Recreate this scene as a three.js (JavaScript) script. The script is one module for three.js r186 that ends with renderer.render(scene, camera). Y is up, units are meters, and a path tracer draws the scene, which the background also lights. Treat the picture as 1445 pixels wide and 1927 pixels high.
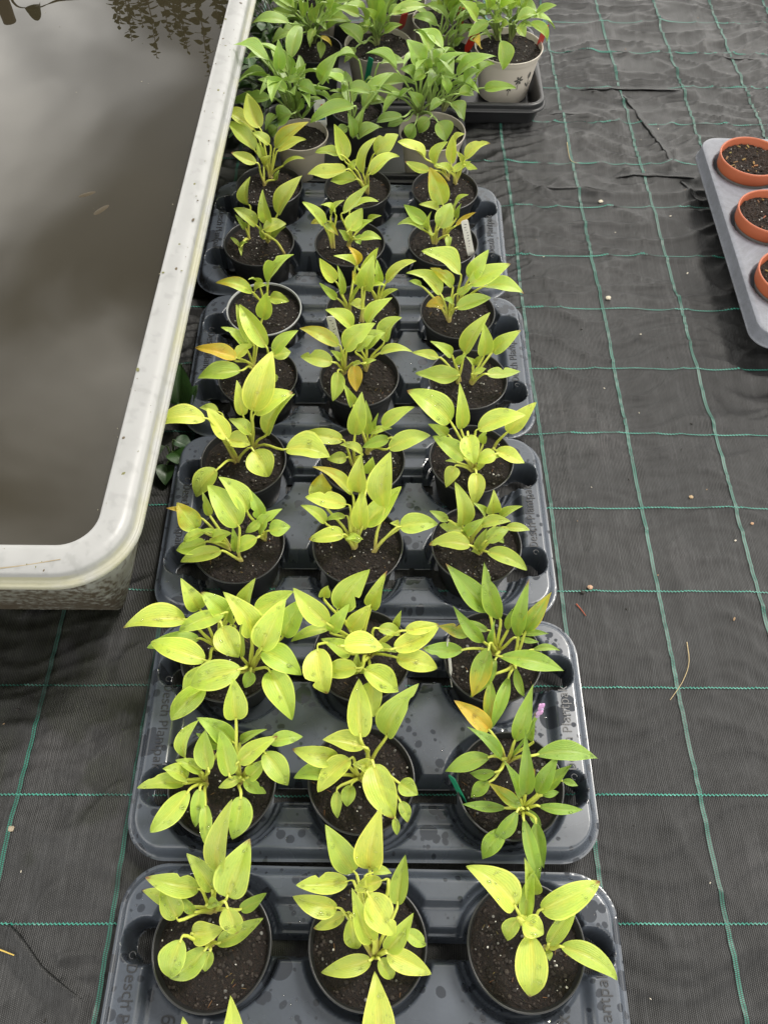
import * as THREE from 'three';
import { ImprovedNoise } from 'three/addons/math/ImprovedNoise.js';
import { mergeGeometries } from 'three/addons/utils/BufferGeometryUtils.js';
import { FontLoader } from 'three/addons/loaders/FontLoader.js';
import { TextGeometry } from 'three/addons/geometries/TextGeometry.js';
import { RoundedBoxGeometry } from 'three/addons/geometries/RoundedBoxGeometry.js';

// ---------------------------------------------------------------- camera, sky, sun, exposure
const scene = new THREE.Scene();
const camera = new THREE.PerspectiveCamera(64.24, 767 / 1024, 0.02, 300);
camera.position.set(0, 1.0471, 0);
camera.rotation.set(-1.00594, -0.01223, 0.02432, 'YXZ');

const renderer = new THREE.WebGLRenderer({ antialias: true });
renderer.toneMapping = THREE.LinearToneMapping;
renderer.toneMappingExposure = 1.17;
renderer.shadowMap.enabled = true;

const noiseGen = new ImprovedNoise();
const noise = (x, y, z = 0) => noiseGen.noise(x + 31.7, y + 17.3, z + 5.1);
const fbm = (x, y, z, n) => { let a = 0, w = 0.5, s = 1; for (let i = 0; i < n; i++) { a += w * noise(x * s, y * s, z * s); w *= 0.5; s *= 2.03; } return a; };
function rngOf(seed) { let a = seed >>> 0; return () => { a |= 0; a = a + 0x6D2B79F5 | 0; let t = Math.imul(a ^ a >>> 15, 1 | a); t = t + Math.imul(t ^ t >>> 7, 61 | t) ^ t; return ((t ^ t >>> 14) >>> 0) / 4294967296; }; }
const clamp = (v, a, b) => Math.min(b, Math.max(a, v));
const smooth = (a, b, v) => { const t = clamp((v - a) / (b - a), 0, 1); return t * t * (3 - 2 * t); };
const mix = (a, b, t) => a + (b - a) * t;

{ // a broken overcast sky: bright thin cloud with darker grey banks, the same all round
  const W = 1024, H = 512, d = new Float32Array(W * H * 4);
  for (let j = 0; j < H; j++) {
    const el = (j / (H - 1) - 0.5) * Math.PI, cy = Math.sin(el), ch = Math.cos(el);
    for (let i = 0; i < W; i++) {
      const az = (i / W) * Math.PI * 2, x = ch * Math.cos(az), z = ch * Math.sin(az), o = (j * W + i) * 4;
      const k = 1 / Math.max(0.22, cy + 0.25);
      const S = 165.13, warp = fbm(x * k * 0.9 + 7 + S, cy * 2, z * k * 0.9, 3) * 0.9;
      const n = fbm(x * k * 1.7 + warp + S, cy * 1.4 + 2, z * k * 1.7 - warp + S * 0.7, 6);
      const c = smooth(-0.3, 0.2, n);
      const thin = smooth(0.12, 0.5, fbm(x * k * 2.1 + 3, 4 + cy, z * k * 2.1 + warp, 5) + 0.12);
      let l = mix(0.26, 1.35, c) + 0.7 * thin * c;
      l *= mix(2.3, 0.72, smooth(0.33, 0.86, cy));
      if (cy < 0) l = mix(l, 0.18, smooth(0, -0.15, cy));
      const warm = c * 0.75 + thin * 0.25;
      d[o] = l * mix(1.0, 1.045, warm); d[o + 1] = l; d[o + 2] = l * mix(0.99, 0.915, warm); d[o + 3] = 1;
    }
  }
  const t = new THREE.DataTexture(d, W, H, THREE.RGBAFormat, THREE.FloatType);
  t.mapping = THREE.EquirectangularReflectionMapping; t.magFilter = THREE.LinearFilter; t.minFilter = THREE.LinearFilter; t.needsUpdate = true;
  scene.background = t; scene.environment = t;
}
const sun = new THREE.DirectionalLight(new THREE.Color(1, 0.95, 0.87), 2.5);
sun.position.set(2.2, 4.6, -2.6); sun.target.position.set(0, 0, -0.8);
sun.castShadow = true; sun.shadow.radius = 24; sun.shadow.mapSize.set(2048, 2048);
Object.assign(sun.shadow.camera, { left: -3, right: 3, top: 4, bottom: -3, near: 0.1, far: 15 });
scene.add(sun, sun.target);

// ---------------------------------------------------------------- helpers
const used = new Map();
function numbered(n) { const k = used.get(n) || 0; used.set(n, k + 1); return k ? n + '_' + String(k).padStart(3, '0') : n; }
function group(name, label, category, grp, pos) {
  const o = new THREE.Group(); o.name = numbered(name); o.userData = { label, category }; if (grp) o.userData.group = grp;
  if (pos) o.position.set(...pos); scene.add(o); return o;
}
function part(name, geo, mat, parent, kind) { const m = new THREE.Mesh(geo, mat); m.name = name; if (kind) m.userData.kind = kind; parent.add(m); return m; }
function struct(name, geo, mat) { const m = new THREE.Mesh(geo, mat); m.name = name; m.userData.kind = 'structure'; scene.add(m); return m; }
function thing(name, geo, mat, label, category, grp) { const m = new THREE.Mesh(geo, mat); m.name = numbered(name); m.userData = { label, category }; if (grp) m.userData.group = grp; scene.add(m); return m; }
const V = (x, y, z) => new THREE.Vector3(x, y, z);
const rgb = (r, g, b) => new THREE.Color().setRGB(r, g, b);
function std(c, rough, extra) { return new THREE.MeshPhysicalMaterial({ color: c, roughness: rough, side: THREE.DoubleSide, ...extra }); }
function dataTex(W, H, fn, srgb = true, rep) {
  const d = new Uint8Array(W * H * 4);
  for (let j = 0; j < H; j++) for (let i = 0; i < W; i++) { const c = fn(i / W, j / H, i, j), o = (j * W + i) * 4; d[o] = clamp(c[0], 0, 1) * 255; d[o + 1] = clamp(c[1], 0, 1) * 255; d[o + 2] = clamp(c[2], 0, 1) * 255; d[o + 3] = 255; }
  const t = new THREE.DataTexture(d, W, H); t.magFilter = THREE.LinearFilter; t.minFilter = THREE.LinearMipmapLinearFilter; t.generateMipmaps = true;
  t.wrapS = t.wrapT = THREE.RepeatWrapping; if (srgb) t.colorSpace = THREE.SRGBColorSpace; if (rep) t.repeat.set(...rep); t.needsUpdate = true; return t;
}
const tileNoise = (u, v, f, n, seed) => { // repeats at u, v = 1
  const a = u * Math.PI * 2, b = v * Math.PI * 2; return fbm(Math.cos(a) * f + seed, Math.sin(a) * f + Math.cos(b) * f, Math.sin(b) * f - seed, n);
};
function grid(nu, nv, fn, uvf) { // fn(i, j) -> Vector3
  const p = [], uv = [], ix = [];
  for (let j = 0; j <= nv; j++) for (let i = 0; i <= nu; i++) { const q = fn(i, j); p.push(q.x, q.y, q.z); const t = uvf ? uvf(i, j, q) : [i / nu, j / nv]; uv.push(t[0], t[1]); }
  for (let j = 0; j < nv; j++) for (let i = 0; i < nu; i++) { const a = j * (nu + 1) + i, b = a + 1, c = a + nu + 1, e = c + 1; ix.push(a, c, b, b, c, e); }
  const g = new THREE.BufferGeometry(); g.setAttribute('position', new THREE.Float32BufferAttribute(p, 3)); g.setAttribute('uv', new THREE.Float32BufferAttribute(uv, 2)); g.setIndex(ix); g.computeVertexNormals(); return g;
}
function tube(pts, r0, r1, nr = 6, ns = 8) { // tapered tube along a smooth curve
  const c = new THREE.CatmullRomCurve3(pts), fr = c.computeFrenetFrames(ns, false);
  return grid(nr, ns, (i, j) => { const t = j / ns, a = i / nr * Math.PI * 2, r = mix(r0, r1, t); return c.getPoint(t).addScaledVector(fr.normals[j], Math.cos(a) * r).addScaledVector(fr.binormals[j], Math.sin(a) * r); });
}
function colorAll(g, c) { const n = g.attributes.position.count, a = new Float32Array(n * 3); for (let i = 0; i < n; i++) { a[i * 3] = c.r; a[i * 3 + 1] = c.g; a[i * 3 + 2] = c.b; } g.setAttribute('color', new THREE.BufferAttribute(a, 3)); return g; }
function noIndex(g) { const q = g.index ? g.toNonIndexed() : g; for (const k of Object.keys(q.attributes)) if (!['position', 'normal', 'uv', 'color'].includes(k)) q.deleteAttribute(k); return q; }
const font = await new FontLoader().loadAsync('fonts/droid/droid_sans_regular.typeface.json');

// ---------------------------------------------------------------- ground: black woven ground-cover fabric
const CREASES = [
  [[0.529, -1.819], [0.55, -1.715], [0.587, -1.59], [0.605, -1.5]], [[0.607, -1.486], [0.636, -1.382]],
  [[0.301, -1.436], [0.377, -1.438], [0.473, -1.427]], [[0.459, -1.487], [0.668, -1.484]], [[0.405, -1.794], [0.551, -1.804], [0.72, -1.801]],
  [[0.411, -1.96], [0.511, -1.956]], [[0.761, -1.944], [0.897, -1.93]], [[-0.43, -0.108], [-0.384, -0.071], [-0.361, -0.05], [-0.297, -0.01]],
  [[0.348, -1.703], [0.488, -1.698]], [[0.293, -0.527], [0.439, -0.513]], [[0.284, -0.451], [0.344, -0.439], [0.416, -0.428]], [[-0.488, -0.332], [-0.424, -0.324]], [[-0.362, -0.325], [-0.303, -0.32]],
];
const CREASE_H = [0.006, 0.005, 0.006, 0.006, 0.005, 0.004, 0.004, 0.006, 0.004, 0.0022, 0.0025, 0.002, 0.002];
function creaseHeight(x, z) {
  let h = 0;
  for (let k = 0; k < CREASES.length; k++) {
    const L = CREASES[k];
    for (let i = 0; i + 1 < L.length; i++) {
      const ax = L[i][0], az = L[i][1], bx = L[i + 1][0] - ax, bz = L[i + 1][1] - az, ll = bx * bx + bz * bz;
      const t = ((x - ax) * bx + (z - az) * bz) / ll; if (t < -0.15 || t > 1.15) continue;
      const tc = clamp(t, 0, 1), len = Math.sqrt(ll), s = ((x - ax) * bz - (z - az) * bx) / len + noise(x * 30, z * 30) * 0.003, ex = Math.max(0, -t, t - 1) * len;
      if (Math.abs(s) > 0.05) continue;
      const endFade = (i === 0 ? smooth(0, 0.25, tc) : 1) * (i === L.length - 2 ? smooth(1, 0.75, tc) : 1);
      const p = s < 0 ? Math.exp(-(s * s) / (0.016 * 0.016)) : Math.exp(-(s * s) / (0.003 * 0.003));
      h = Math.max(h, CREASE_H[k] * p * endFade * Math.exp(-(ex * ex) / 0.0001));
    }
  }
  return h;
}
function groundHeight(x, z) {
  const far = smooth(-0.5, -1.3, z), near = Math.max(Math.abs(x), -z * 0.5) < 1.6 ? 1 : 0;
  if (!near) return 0;
  let h = 0.003 * noise(x * 2.2, z * 14, 1) * (0.8 + 0.7 * far) + 0.004 * noise(x * 4, z * 5, 4) * (0.7 + 0.5 * far) + 0.0034 * Math.pow(1 - Math.abs(noise(x * 5 + 3, z * 26 + noise(x * 6, z * 3) * 2.2, 8)), 7) * (0.75 + 1.1 * far);
  h += 0.0036 * Math.pow(1 - Math.abs(noise(x * 9 + z * 5, z * 9 - x * 4, 12)), 9) * (0.8 + 0.5 * far);
  h += 0.0016 * Math.pow(1 - Math.abs(noise(x * 16 + 2, z * 44 + 2 * noise(x * 9, z * 9), 21)), 6) * (0.9 + 0.4 * far) * smooth(-0.1, 0.3, noise(x * 3, z * 3, 25));
  return h + creaseHeight(x, z);
}
const axis = (lo, hi, step, outs) => { const a = []; for (const o of outs) a.push(lo - o); a.reverse(); const r = [...a].sort((p, q) => p - q); for (let v = lo; v <= hi + 1e-6; v += step) r.push(v); for (const o of outs) r.push(hi + o); return r; };
const outs = [0.05, 0.2, 0.6, 1.5, 4, 10, 25, 60];
const GX = axis(-0.75, 1.15, 0.0055, outs), GZ = axis(-2.75, 0.4, 0.0055, outs);
const groundGeo = grid(GX.length - 1, GZ.length - 1, (i, j) => V(GX[i], groundHeight(GX[i], GZ[j]), GZ[j]), (i, j, q) => [q.x / 0.256, -q.z / 0.256]);
{ // dust, damp and mossy growth on the cloth, with tub shade painted in
  const p = groundGeo.attributes.position, c = new Float32Array(p.count * 3);
  for (let i = 0; i < p.count; i++) {
    const x = p.getX(i), z = p.getZ(i);
    const dust = smooth(-0.25, 0.45, fbm(x * 3, z * 3, 2, 4)), grain = fbm(x * 40, z * 22, 5, 3), streak = smooth(0.1, 0.55, fbm(x * 55, z * 3.2, 9, 3));
    const mossShade = smooth(0.02, 0.22, fbm(x * 13, z * 13, 20, 4) + 0.24 - 1.9 * Math.hypot(Math.max(0, x + 0.27, -0.8 - x), Math.max(0, z + 0.36, -2 - z)));  // mossy growth and painted tub shade together, fading with distance from the tub
    let l = mix(0.6, 1.12, dust) * (1 + 0.9 * grain) + 0.5 * streak;
    const silt = smooth(0.05, 0.42, fbm(x * 6 + 9, z * 6, 33, 4)) * (0.6 + 0.8 * smooth(-0.2, 0.4, fbm(x * 50, z * 18, 40, 3)));
    l += silt * 0.42; l *= 1 - 0.35 * smooth(0.12, 0.4, fbm(x * 4.5 + 3, z * 4.5 - 6, 51, 4));
    c[i * 3] = l * (1 + 0.02 * dust + 0.05 * silt) * mix(1, 0.34, mossShade); c[i * 3 + 1] = l * mix(1, 0.4, mossShade); c[i * 3 + 2] = l * (1.01 - 0.03 * dust) * mix(1, 0.22, mossShade);
  }
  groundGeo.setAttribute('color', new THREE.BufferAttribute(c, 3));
}
const RIBS = 116;
const ribTone = (() => { const r = rngOf(77), a = []; for (let i = 0; i < RIBS; i++) a.push(r()); return a; })();
const weave = (u, v) => { const f = u * RIBS, k = Math.floor(f), e = f - k, w = 0.5 + 0.5 * Math.sin(v * Math.PI * 2 * 150 + (k % 2) * Math.PI); return { k, e: Math.sin(e * Math.PI), w }; };
const clothMap = dataTex(1024, 1024, (u, v) => { const q = weave(u, v), s = 0.5 + 1.1 * tileNoise(u, v, 1.7, 4, 3), fib = tileNoise(u * 6 % 1, v, 4, 3, 8); const l = 0.092 + 0.055 * q.e + 0.035 * q.w + 0.06 * (ribTone[q.k % RIBS] - 0.5) + 0.05 * (s - 0.5) + 0.09 * fib; return [l * 0.985, l, l * 1.02]; });
const clothBump = dataTex(1024, 1024, (u, v) => { const q = weave(u, v), l = 0.6 * q.e + 0.25 * q.w + 0.15 * ribTone[q.k % RIBS]; return [l, l, l]; }, false);
const clothMat = std(rgb(1, 1, 1), 0.4, { map: clothMap, bumpMap: clothBump, bumpScale: 0.0006, vertexColors: true, specularIntensity: 0.72 });
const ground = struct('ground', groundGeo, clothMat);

{ // tucks where the cloth folds over itself: the long ones and many short wrinkles
  const wr = rngOf(909), all = CREASES.slice(0, 9).map((L, k) => [L, CREASE_H[k] * 0.85, 1]);
  for (let i = 0; i < 0; i++) { const left = i % 5 === 0, x = left ? -0.56 + 0.22 * wr() : 0.3 + 0.62 * wr(), z = left ? -0.34 + 0.5 * wr() : -2.1 + 2.2 * wr(), len = 0.015 + 0.05 * wr() * wr(), an = (wr() < 0.75 ? 0 : 1.2) + (wr() - 0.5) * 0.5; all.push([[[x, z], [x + Math.cos(an) * len * 0.5, z + Math.sin(an) * len * 0.5 + 0.004 * (wr() - 0.5)], [x + Math.cos(an) * len, z + Math.sin(an) * len]], 0.0012 + 0.0014 * wr(), 0.3]); }
  all.forEach(([L, ch, ws], k) => {
    const curve = new THREE.CatmullRomCurve3(L.map(([x, z]) => V(x, 0, z))), n = ws < 1 ? 40 : 60, H = ch * 1.15;
    const prof = [[-0.026, -0.0008], [-0.014, 0.25], [-0.006, 0.75], [-0.001, 1], [0.0018, 0.93], [0.0028, 0.7], [0.0016, 0.5], [-0.002, 0.42]];
    const g = grid(prof.length - 1, n, (i, j) => {
      const t = j / n, p = curve.getPoint(t), d = curve.getTangent(t), nx = -d.z, nz = d.x, s = (nx * p.x + nz * p.z) < 0 ? 1 : -1, e = smooth(0, 0.2, t) * smooth(1, 0.75, t), w = 0.0025 * noise(p.x * 26, p.z * 26, k);
      const o = s * (prof[i][0] * ws * (0.4 + 0.6 * e) + w * ws), x = p.x + nx * o, z = p.z + nz * o; return V(x, groundHeight(x, z) * (ws < 1 ? 1 : 0.6) + (ws < 1 ? 0.0001 : 0.0006) + H * prof[i][1] * e - (1 - e) * 0.003, z);
    }, (i, j, q) => [q.x / 0.256, -q.z / 0.256]);
    part(k ? 'fold_' + String(k).padStart(3, '0') : 'fold', colorAll(g, rgb(0.85, 0.85, 0.85)), clothMat, ground);
  });
}
{ // woven-in green marker bands and threads
  const bandMap = dataTex(32, 64, (u, v, i, j) => { const col = Math.abs(((u * 2) % 1) - 0.5) * 2, on = col < 0.7 && ((j + (u > 0.5 ? 4 : 0)) % 8) < 5; const t = on ? 0.85 + 0.15 * Math.sin(j * 1.7 + i) : 0; return on ? [0.17, 0.57 * t, 0.49 * t] : [0.13, 0.15, 0.145]; });
  const bandMat = std(rgb(1, 1, 1), 0.5, { map: bandMap, vertexColors: true });
  const threadMat = std(rgb(1, 1, 1), 0.45, { vertexColors: true });
  const dull = (g) => { const p = g.attributes.position, c = new Float32Array(p.count * 3); for (let i = 0; i < p.count; i++) { const x = p.getX(i), z = p.getZ(i), w = 0.72 + 0.5 * fbm(x * 24, z * 24, 3, 3), m = smooth(0.02, 0.22, fbm(x * 13, z * 13, 20, 4) + 0.24 - 1.9 * Math.hypot(Math.max(0, x + 0.27, -0.8 - x), Math.max(0, z + 0.36, -2 - z))); const k = w * mix(1, 0.3, m); c[i * 3] = g.tint[0] * k; c[i * 3 + 1] = g.tint[1] * k; c[i * 3 + 2] = g.tint[2] * k; } g.setAttribute('color', new THREE.BufferAttribute(c, 3)); return g; };  // m: same mossy tub-side darkening with painted shade as the cloth
  const S = 0.1423, gr = 0.0101, bands = [[-0.575, 0], [-0.438, 0], [-0.3, 0]];
  for (let i = 0; i < 6; i++) bands.push([0.2666 + i * S, gr]);
  bands.forEach(([x0, a], k) => {
    const n = 620, wob = (z) => 0.004 * noise(z * 2.2, k * 3.3, 2) + 0.0022 * smooth(-0.6, -1.2, z) * noise(z * 14, k * 5, 7);
    const g = grid(2, n, (i, j) => { const z = 0.4 - j * (3.05 / n), x = x0 + (z + 0.1048) * a + wob(z) + (i / 2 - 0.5) * 0.0058; return V(x, groundHeight(x, z) + 0.0011, z); }, (i, j) => [i / 2, j * (3.05 / n) / 0.016]);
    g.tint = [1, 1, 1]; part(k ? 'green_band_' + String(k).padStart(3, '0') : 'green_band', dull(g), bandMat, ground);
  });
  for (let j = -3; j < 18; j++) {
    const right = j >= 0, z0 = -0.1048 - j * S, segs = 2200;
    const wob = (x) => 0.003 * noise(x * 3, j * 4.1, 6) + 0.003 * smooth(-0.6, -1.2, z0) * noise(x * 9, j * 7.7, 3);
    const g = grid(1, segs, (i, q) => { const x = -0.7 + q * (1.8 / segs), t = q * 1.05, z = z0 - (x - 0.2666) * gr + wob(x) + 0.00075 * Math.sin(t) + (i - 0.5) * 0.0019 * (0.8 + 0.35 * Math.cos(t)); return V(x, groundHeight(x, z) + 0.0016 + 0.0003 * Math.cos(t), z); });
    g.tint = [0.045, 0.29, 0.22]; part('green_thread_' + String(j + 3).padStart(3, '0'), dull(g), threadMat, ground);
  }
}

// ---------------------------------------------------------------- pond tub, water, fish
function roundedPath(poly, r, seg) { // closed convex polygon with rounded corners -> points with outward normals
  const out = [], n = poly.length;
  for (let i = 0; i < n; i++) {
    const P = poly[i], A = poly[(i + n - 1) % n], B = poly[(i + 1) % n];
    const a = new THREE.Vector2(A[0] - P[0], A[1] - P[1]).normalize(), b = new THREE.Vector2(B[0] - P[0], B[1] - P[1]).normalize();
    const half = Math.acos(clamp(a.dot(b), -1, 1)) / 2, bis = a.clone().add(b).normalize(), c = new THREE.Vector2(P[0], P[1]).addScaledVector(bis, r / Math.sin(half));
    const n0 = new THREE.Vector2(P[0], P[1]).addScaledVector(a, r / Math.tan(half)).sub(c), n1 = new THREE.Vector2(P[0], P[1]).addScaledVector(b, r / Math.tan(half)).sub(c);
    const a0 = Math.atan2(n0.y, n0.x); let da = Math.atan2(n1.y, n1.x) - a0; while (da > Math.PI) da -= 2 * Math.PI; while (da < -Math.PI) da += 2 * Math.PI;
    for (let k = 0; k <= seg; k++) { const t = a0 + da * k / seg; out.push({ x: c.x + Math.cos(t) * r, z: c.y + Math.sin(t) * r, nx: Math.cos(t), nz: Math.sin(t) }); }
  }
  const fine = []; // keep long sides divided
  for (let i = 0; i < out.length; i++) { const p = out[i], q = out[(i + 1) % out.length], L = Math.hypot(q.x - p.x, q.z - p.z), m = Math.max(1, Math.ceil(L / 0.03)); for (let k = 0; k < m; k++) { const t = k / m; fine.push({ x: mix(p.x, q.x, t), z: mix(p.z, q.z, t), nx: mix(p.nx, q.nx, t), nz: mix(p.nz, q.nz, t) }); } }
  let s = 0; fine.forEach((p, i) => { const q = fine[(i + fine.length - 1) % fine.length]; if (i) s += Math.hypot(p.x - q.x, p.z - q.z); p.s = s; });
  fine.push({ ...fine[0], s: s + 0.03 }); return fine;
}
function sweep(path, prof) { // prof: [[out, y], ...]
  let L = 0; const v = prof.map((p, i) => { if (i) L += Math.hypot(p[0] - prof[i - 1][0], p[1] - prof[i - 1][1]); return L; });
  return grid(path.length - 1, prof.length - 1, (i, j) => V(path[i].x + path[i].nx * prof[j][0], prof[j][1], path[i].z + path[i].nz * prof[j][0]), (i, j) => [path[i].s, v[j]]);
}
function splineProf(pts, n) { const c = new THREE.CatmullRomCurve3(pts.map((p) => V(p[0], p[1], 0)), false, 'centripetal'), r = []; for (let i = 0; i <= n; i++) { const q = c.getPoint(i / n); r.push([q.x, q.y]); } return r; }
const TUB = roundedPath([[-0.3235, -0.459], [-0.2865, -2.6], [-1.3, -2.6], [-1.3, -0.452]], 0.04, 12);
{
  const t = group('pond_tub', 'large white plastic tub of dark water beside the plant trays', 'tub');
  // dirt and algae on the plastic: colour in the vertex colours, with its own grain
  const paint = (g, isWall) => {
    const p = g.attributes.position, c = new Float32Array(p.count * 3);
    for (let i = 0; i < p.count; i++) {
      const x = p.getX(i), y = p.getY(i), z = p.getZ(i);
      let r = 0.295, gg = 0.298, b = 0.295; const sp = fbm(x * 60, y * 60, z * 60, 4), sp2 = fbm(x * 18 + 4, y * 18, z * 18, 4);
      const grime = smooth(-0.1, 0.4, sp2) * 0.07 + smooth(0.08, 0.3, sp) * 0.13; r *= 1 - grime; gg *= 1 - grime * 0.97; b *= 1 - grime * 1.02;
      const lip = y < 0.2405 && !isWall ? smooth(-0.2, 0.3, fbm(x * 9, y * 30, z * 9, 4)) : 0; r = mix(r, 0.31, lip * 0.75); gg = mix(gg, 0.3, lip * 0.75); b = mix(b, 0.19, lip * 0.75);
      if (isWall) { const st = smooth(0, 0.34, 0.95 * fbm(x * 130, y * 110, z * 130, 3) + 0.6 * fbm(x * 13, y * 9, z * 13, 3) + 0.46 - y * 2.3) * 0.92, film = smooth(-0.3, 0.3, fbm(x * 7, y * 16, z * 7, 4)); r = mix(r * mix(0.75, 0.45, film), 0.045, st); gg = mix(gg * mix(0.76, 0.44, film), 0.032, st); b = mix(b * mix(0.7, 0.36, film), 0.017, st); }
      c[i * 3] = r; c[i * 3 + 1] = gg; c[i * 3 + 2] = b;
    }
    g.setAttribute('color', new THREE.BufferAttribute(c, 3)); return g;
  };
  const mat = std(rgb(1, 1, 1), 0.38, { vertexColors: true });
  const fineTub = (() => { const f = []; for (let i = 0; i + 1 < TUB.length; i++) { const p = TUB[i], q = TUB[i + 1], m = (p.z > -1.9 && p.x > -0.95) ? 10 : 2; for (let k = 0; k < m; k++) { const u = k / m; f.push({ x: mix(p.x, q.x, u), z: mix(p.z, q.z, u), nx: mix(p.nx, q.nx, u), nz: mix(p.nz, q.nz, u), s: mix(p.s, q.s, u) }); } } f.push(TUB[TUB.length - 1]); return f; })();
  const rim = splineProf([[-0.006, 0.15], [-0.002, 0.225], [0.0005, 0.243], [0.004, 0.25], [0.01, 0.2525], [0.022, 0.253], [0.031, 0.2515], [0.0375, 0.247], [0.0395, 0.2395], [0.0405, 0.235], [0.0425, 0.2325], [0.0455, 0.2318], [0.0472, 0.2288], [0.0468, 0.2245], [0.044, 0.222], [0.034, 0.221]], 60);
  part('rim', paint(sweep(fineTub, rim), false), mat, t);
  const wall = splineProf([[0.0335, 0.2212], [0.03, 0.21], [0.017, 0.15], [-0.008, 0.07], [-0.026, 0.022], [-0.034, 0.006], [-0.05, 0.0015]], 110);
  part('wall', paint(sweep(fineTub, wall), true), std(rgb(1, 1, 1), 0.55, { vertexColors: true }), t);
  { // dried duckweed, bits of moss and a straw stuck to the rim
    const r = rngOf(3131), L = []; for (let i = 0; i < 120; i++) { const front = r() < 0.35, u = r(), w = 0.006 + 0.03 * r(), x = front ? -0.75 + 0.4 * u : -0.3235 + w, z = front ? -0.457 + w : -0.5 - 1.3 * u, s = (0.0005 + 0.002 * Math.pow(r(), 3)); L.push(noIndex(colorAll(new THREE.IcosahedronGeometry(1, 0).scale(s * (1 + r()), s * 0.4, s).rotateY(r() * 6).translate(front ? x : x - (z + 0.459) * 0.0173, 0.2526, z), r() < 0.5 ? rgb(0.13, 0.13, 0.05) : rgb(0.09, 0.07, 0.045)))); }
    L.push(noIndex(colorAll(tube([V(-0.43, 0.2505, -0.4225), V(-0.39, 0.2515, -0.428), V(-0.35, 0.254, -0.435)], 0.0006, 0.0004, 5, 8), rgb(0.3, 0.24, 0.14))));
    part('dried_moss', mergeGeometries(L), std(rgb(1, 1, 1), 0.9, { vertexColors: true }), t, 'stuff');
  }
  const inner = TUB.map((p) => new THREE.Vector2(p.x + p.nx * -0.004, -(p.z + p.nz * -0.004)));
  const sheet = (y) => new THREE.ShapeGeometry(new THREE.Shape(inner)).rotateX(-Math.PI / 2).translate(0, y, 0);
  part('floor', new THREE.ShapeGeometry(new THREE.Shape(TUB.map((p) => new THREE.Vector2(p.x - p.nx * 0.045, -(p.z - p.nz * 0.045))))).rotateX(-Math.PI / 2).translate(0, 0.004, 0), std(rgb(0.1, 0.1, 0.09), 0.9), t);
  const wg = grid(70, 150, (i, j) => { const z = mix(-2.595, -0.4632, j / 150), xr = -0.3245 - (z + 0.459) * 0.0173 - 0.002, k = Math.max(0, z + 0.503); return V(mix(-1.296, xr - (k > 0 ? 0.04 - Math.sqrt(Math.max(0, 0.0016 - k * k)) : 0), i / 70), 0.222 + 0.00012 * noise(i * 0.21, j * 0.17, 3), z); });
  wg.setAttribute('color', new THREE.Float32BufferAttribute((() => { const q = [], p = wg.attributes.position; for (let i = 0; i < p.count; i++) { const k = 1 + 0.4 * fbm(p.getX(i) * 3, 1, p.getZ(i) * 3, 4); q.push(0.024 * k, 0.02 * k, 0.0115 * k); } return q; })(), 3));
  struct('water', wg, new THREE.MeshPhysicalMaterial({ color: 0xffffff, vertexColors: true, roughness: 0, ior: 1.62, side: THREE.DoubleSide }));
  { const r = rngOf(61), L = []; for (let i = 0; i < 70; i++) { const edge = r() < 0.5, z = -0.5 - 1.2 * r(), x = edge ? -0.33 - (z + 0.459) * 0.0173 - 0.012 * r() * r() : -0.36 - 0.5 * r(), s = 0.0004 + 0.0008 * r() * r(); L.push(noIndex(colorAll(new THREE.IcosahedronGeometry(1, 0).scale(s * (1 + r()), s * 0.3, s).rotateY(r() * 6).translate(x, 0.2222, z), r() < 0.4 ? rgb(0.3, 0.28, 0.2) : rgb(0.05, 0.05, 0.025)))); } const m = new THREE.Mesh(mergeGeometries(L), std(rgb(1, 1, 1), 0.8, { vertexColors: true })); m.name = 'floating_specks'; m.userData = { kind: 'stuff', label: 'tiny specks floating on the dark pond water', category: 'specks' }; scene.add(m); }
  for (const [x, z, a, s, lb] of [[-0.468, -1.108, 0.5, 1.08, 'paler faint goldfish at the water surface, farther of the two'], [-0.438, -1.07, 0.9, 1.1, 'faint orange goldfish at the water surface, nearer of the two']]) {
    const f = group('goldfish', lb, 'fish', 'goldfish in the tub', [x, 0.2137, z]); f.rotation.y = a; f.scale.setScalar(s);
    const body = new THREE.SphereGeometry(1, 20, 12); { const p = body.attributes.position; for (let i = 0; i < p.count; i++) { const u = p.getX(i), k = u < 0 ? 1 - 0.7 * u * u : 1 - 0.25 * u * u; p.setXYZ(i, u * 0.034, p.getY(i) * 0.009 * k, p.getZ(i) * 0.0085 * k); } body.computeVertexNormals(); }
    part('body', body, std(rgb(0.045, 0.034, 0.018), 0.9), f);
    const fin = new THREE.Shape([[0, 0], [-0.018, 0.009], [-0.014, 0], [-0.018, -0.009]].map((q) => new THREE.Vector2(...q)));
    part('tail_fin', new THREE.ExtrudeGeometry(fin, { depth: 0.0012, bevelEnabled: false }).rotateX(-Math.PI / 2).translate(-0.03, 0.0045, 0), std(rgb(0.045, 0.037, 0.022), 0.9), f);
  }
}

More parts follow.
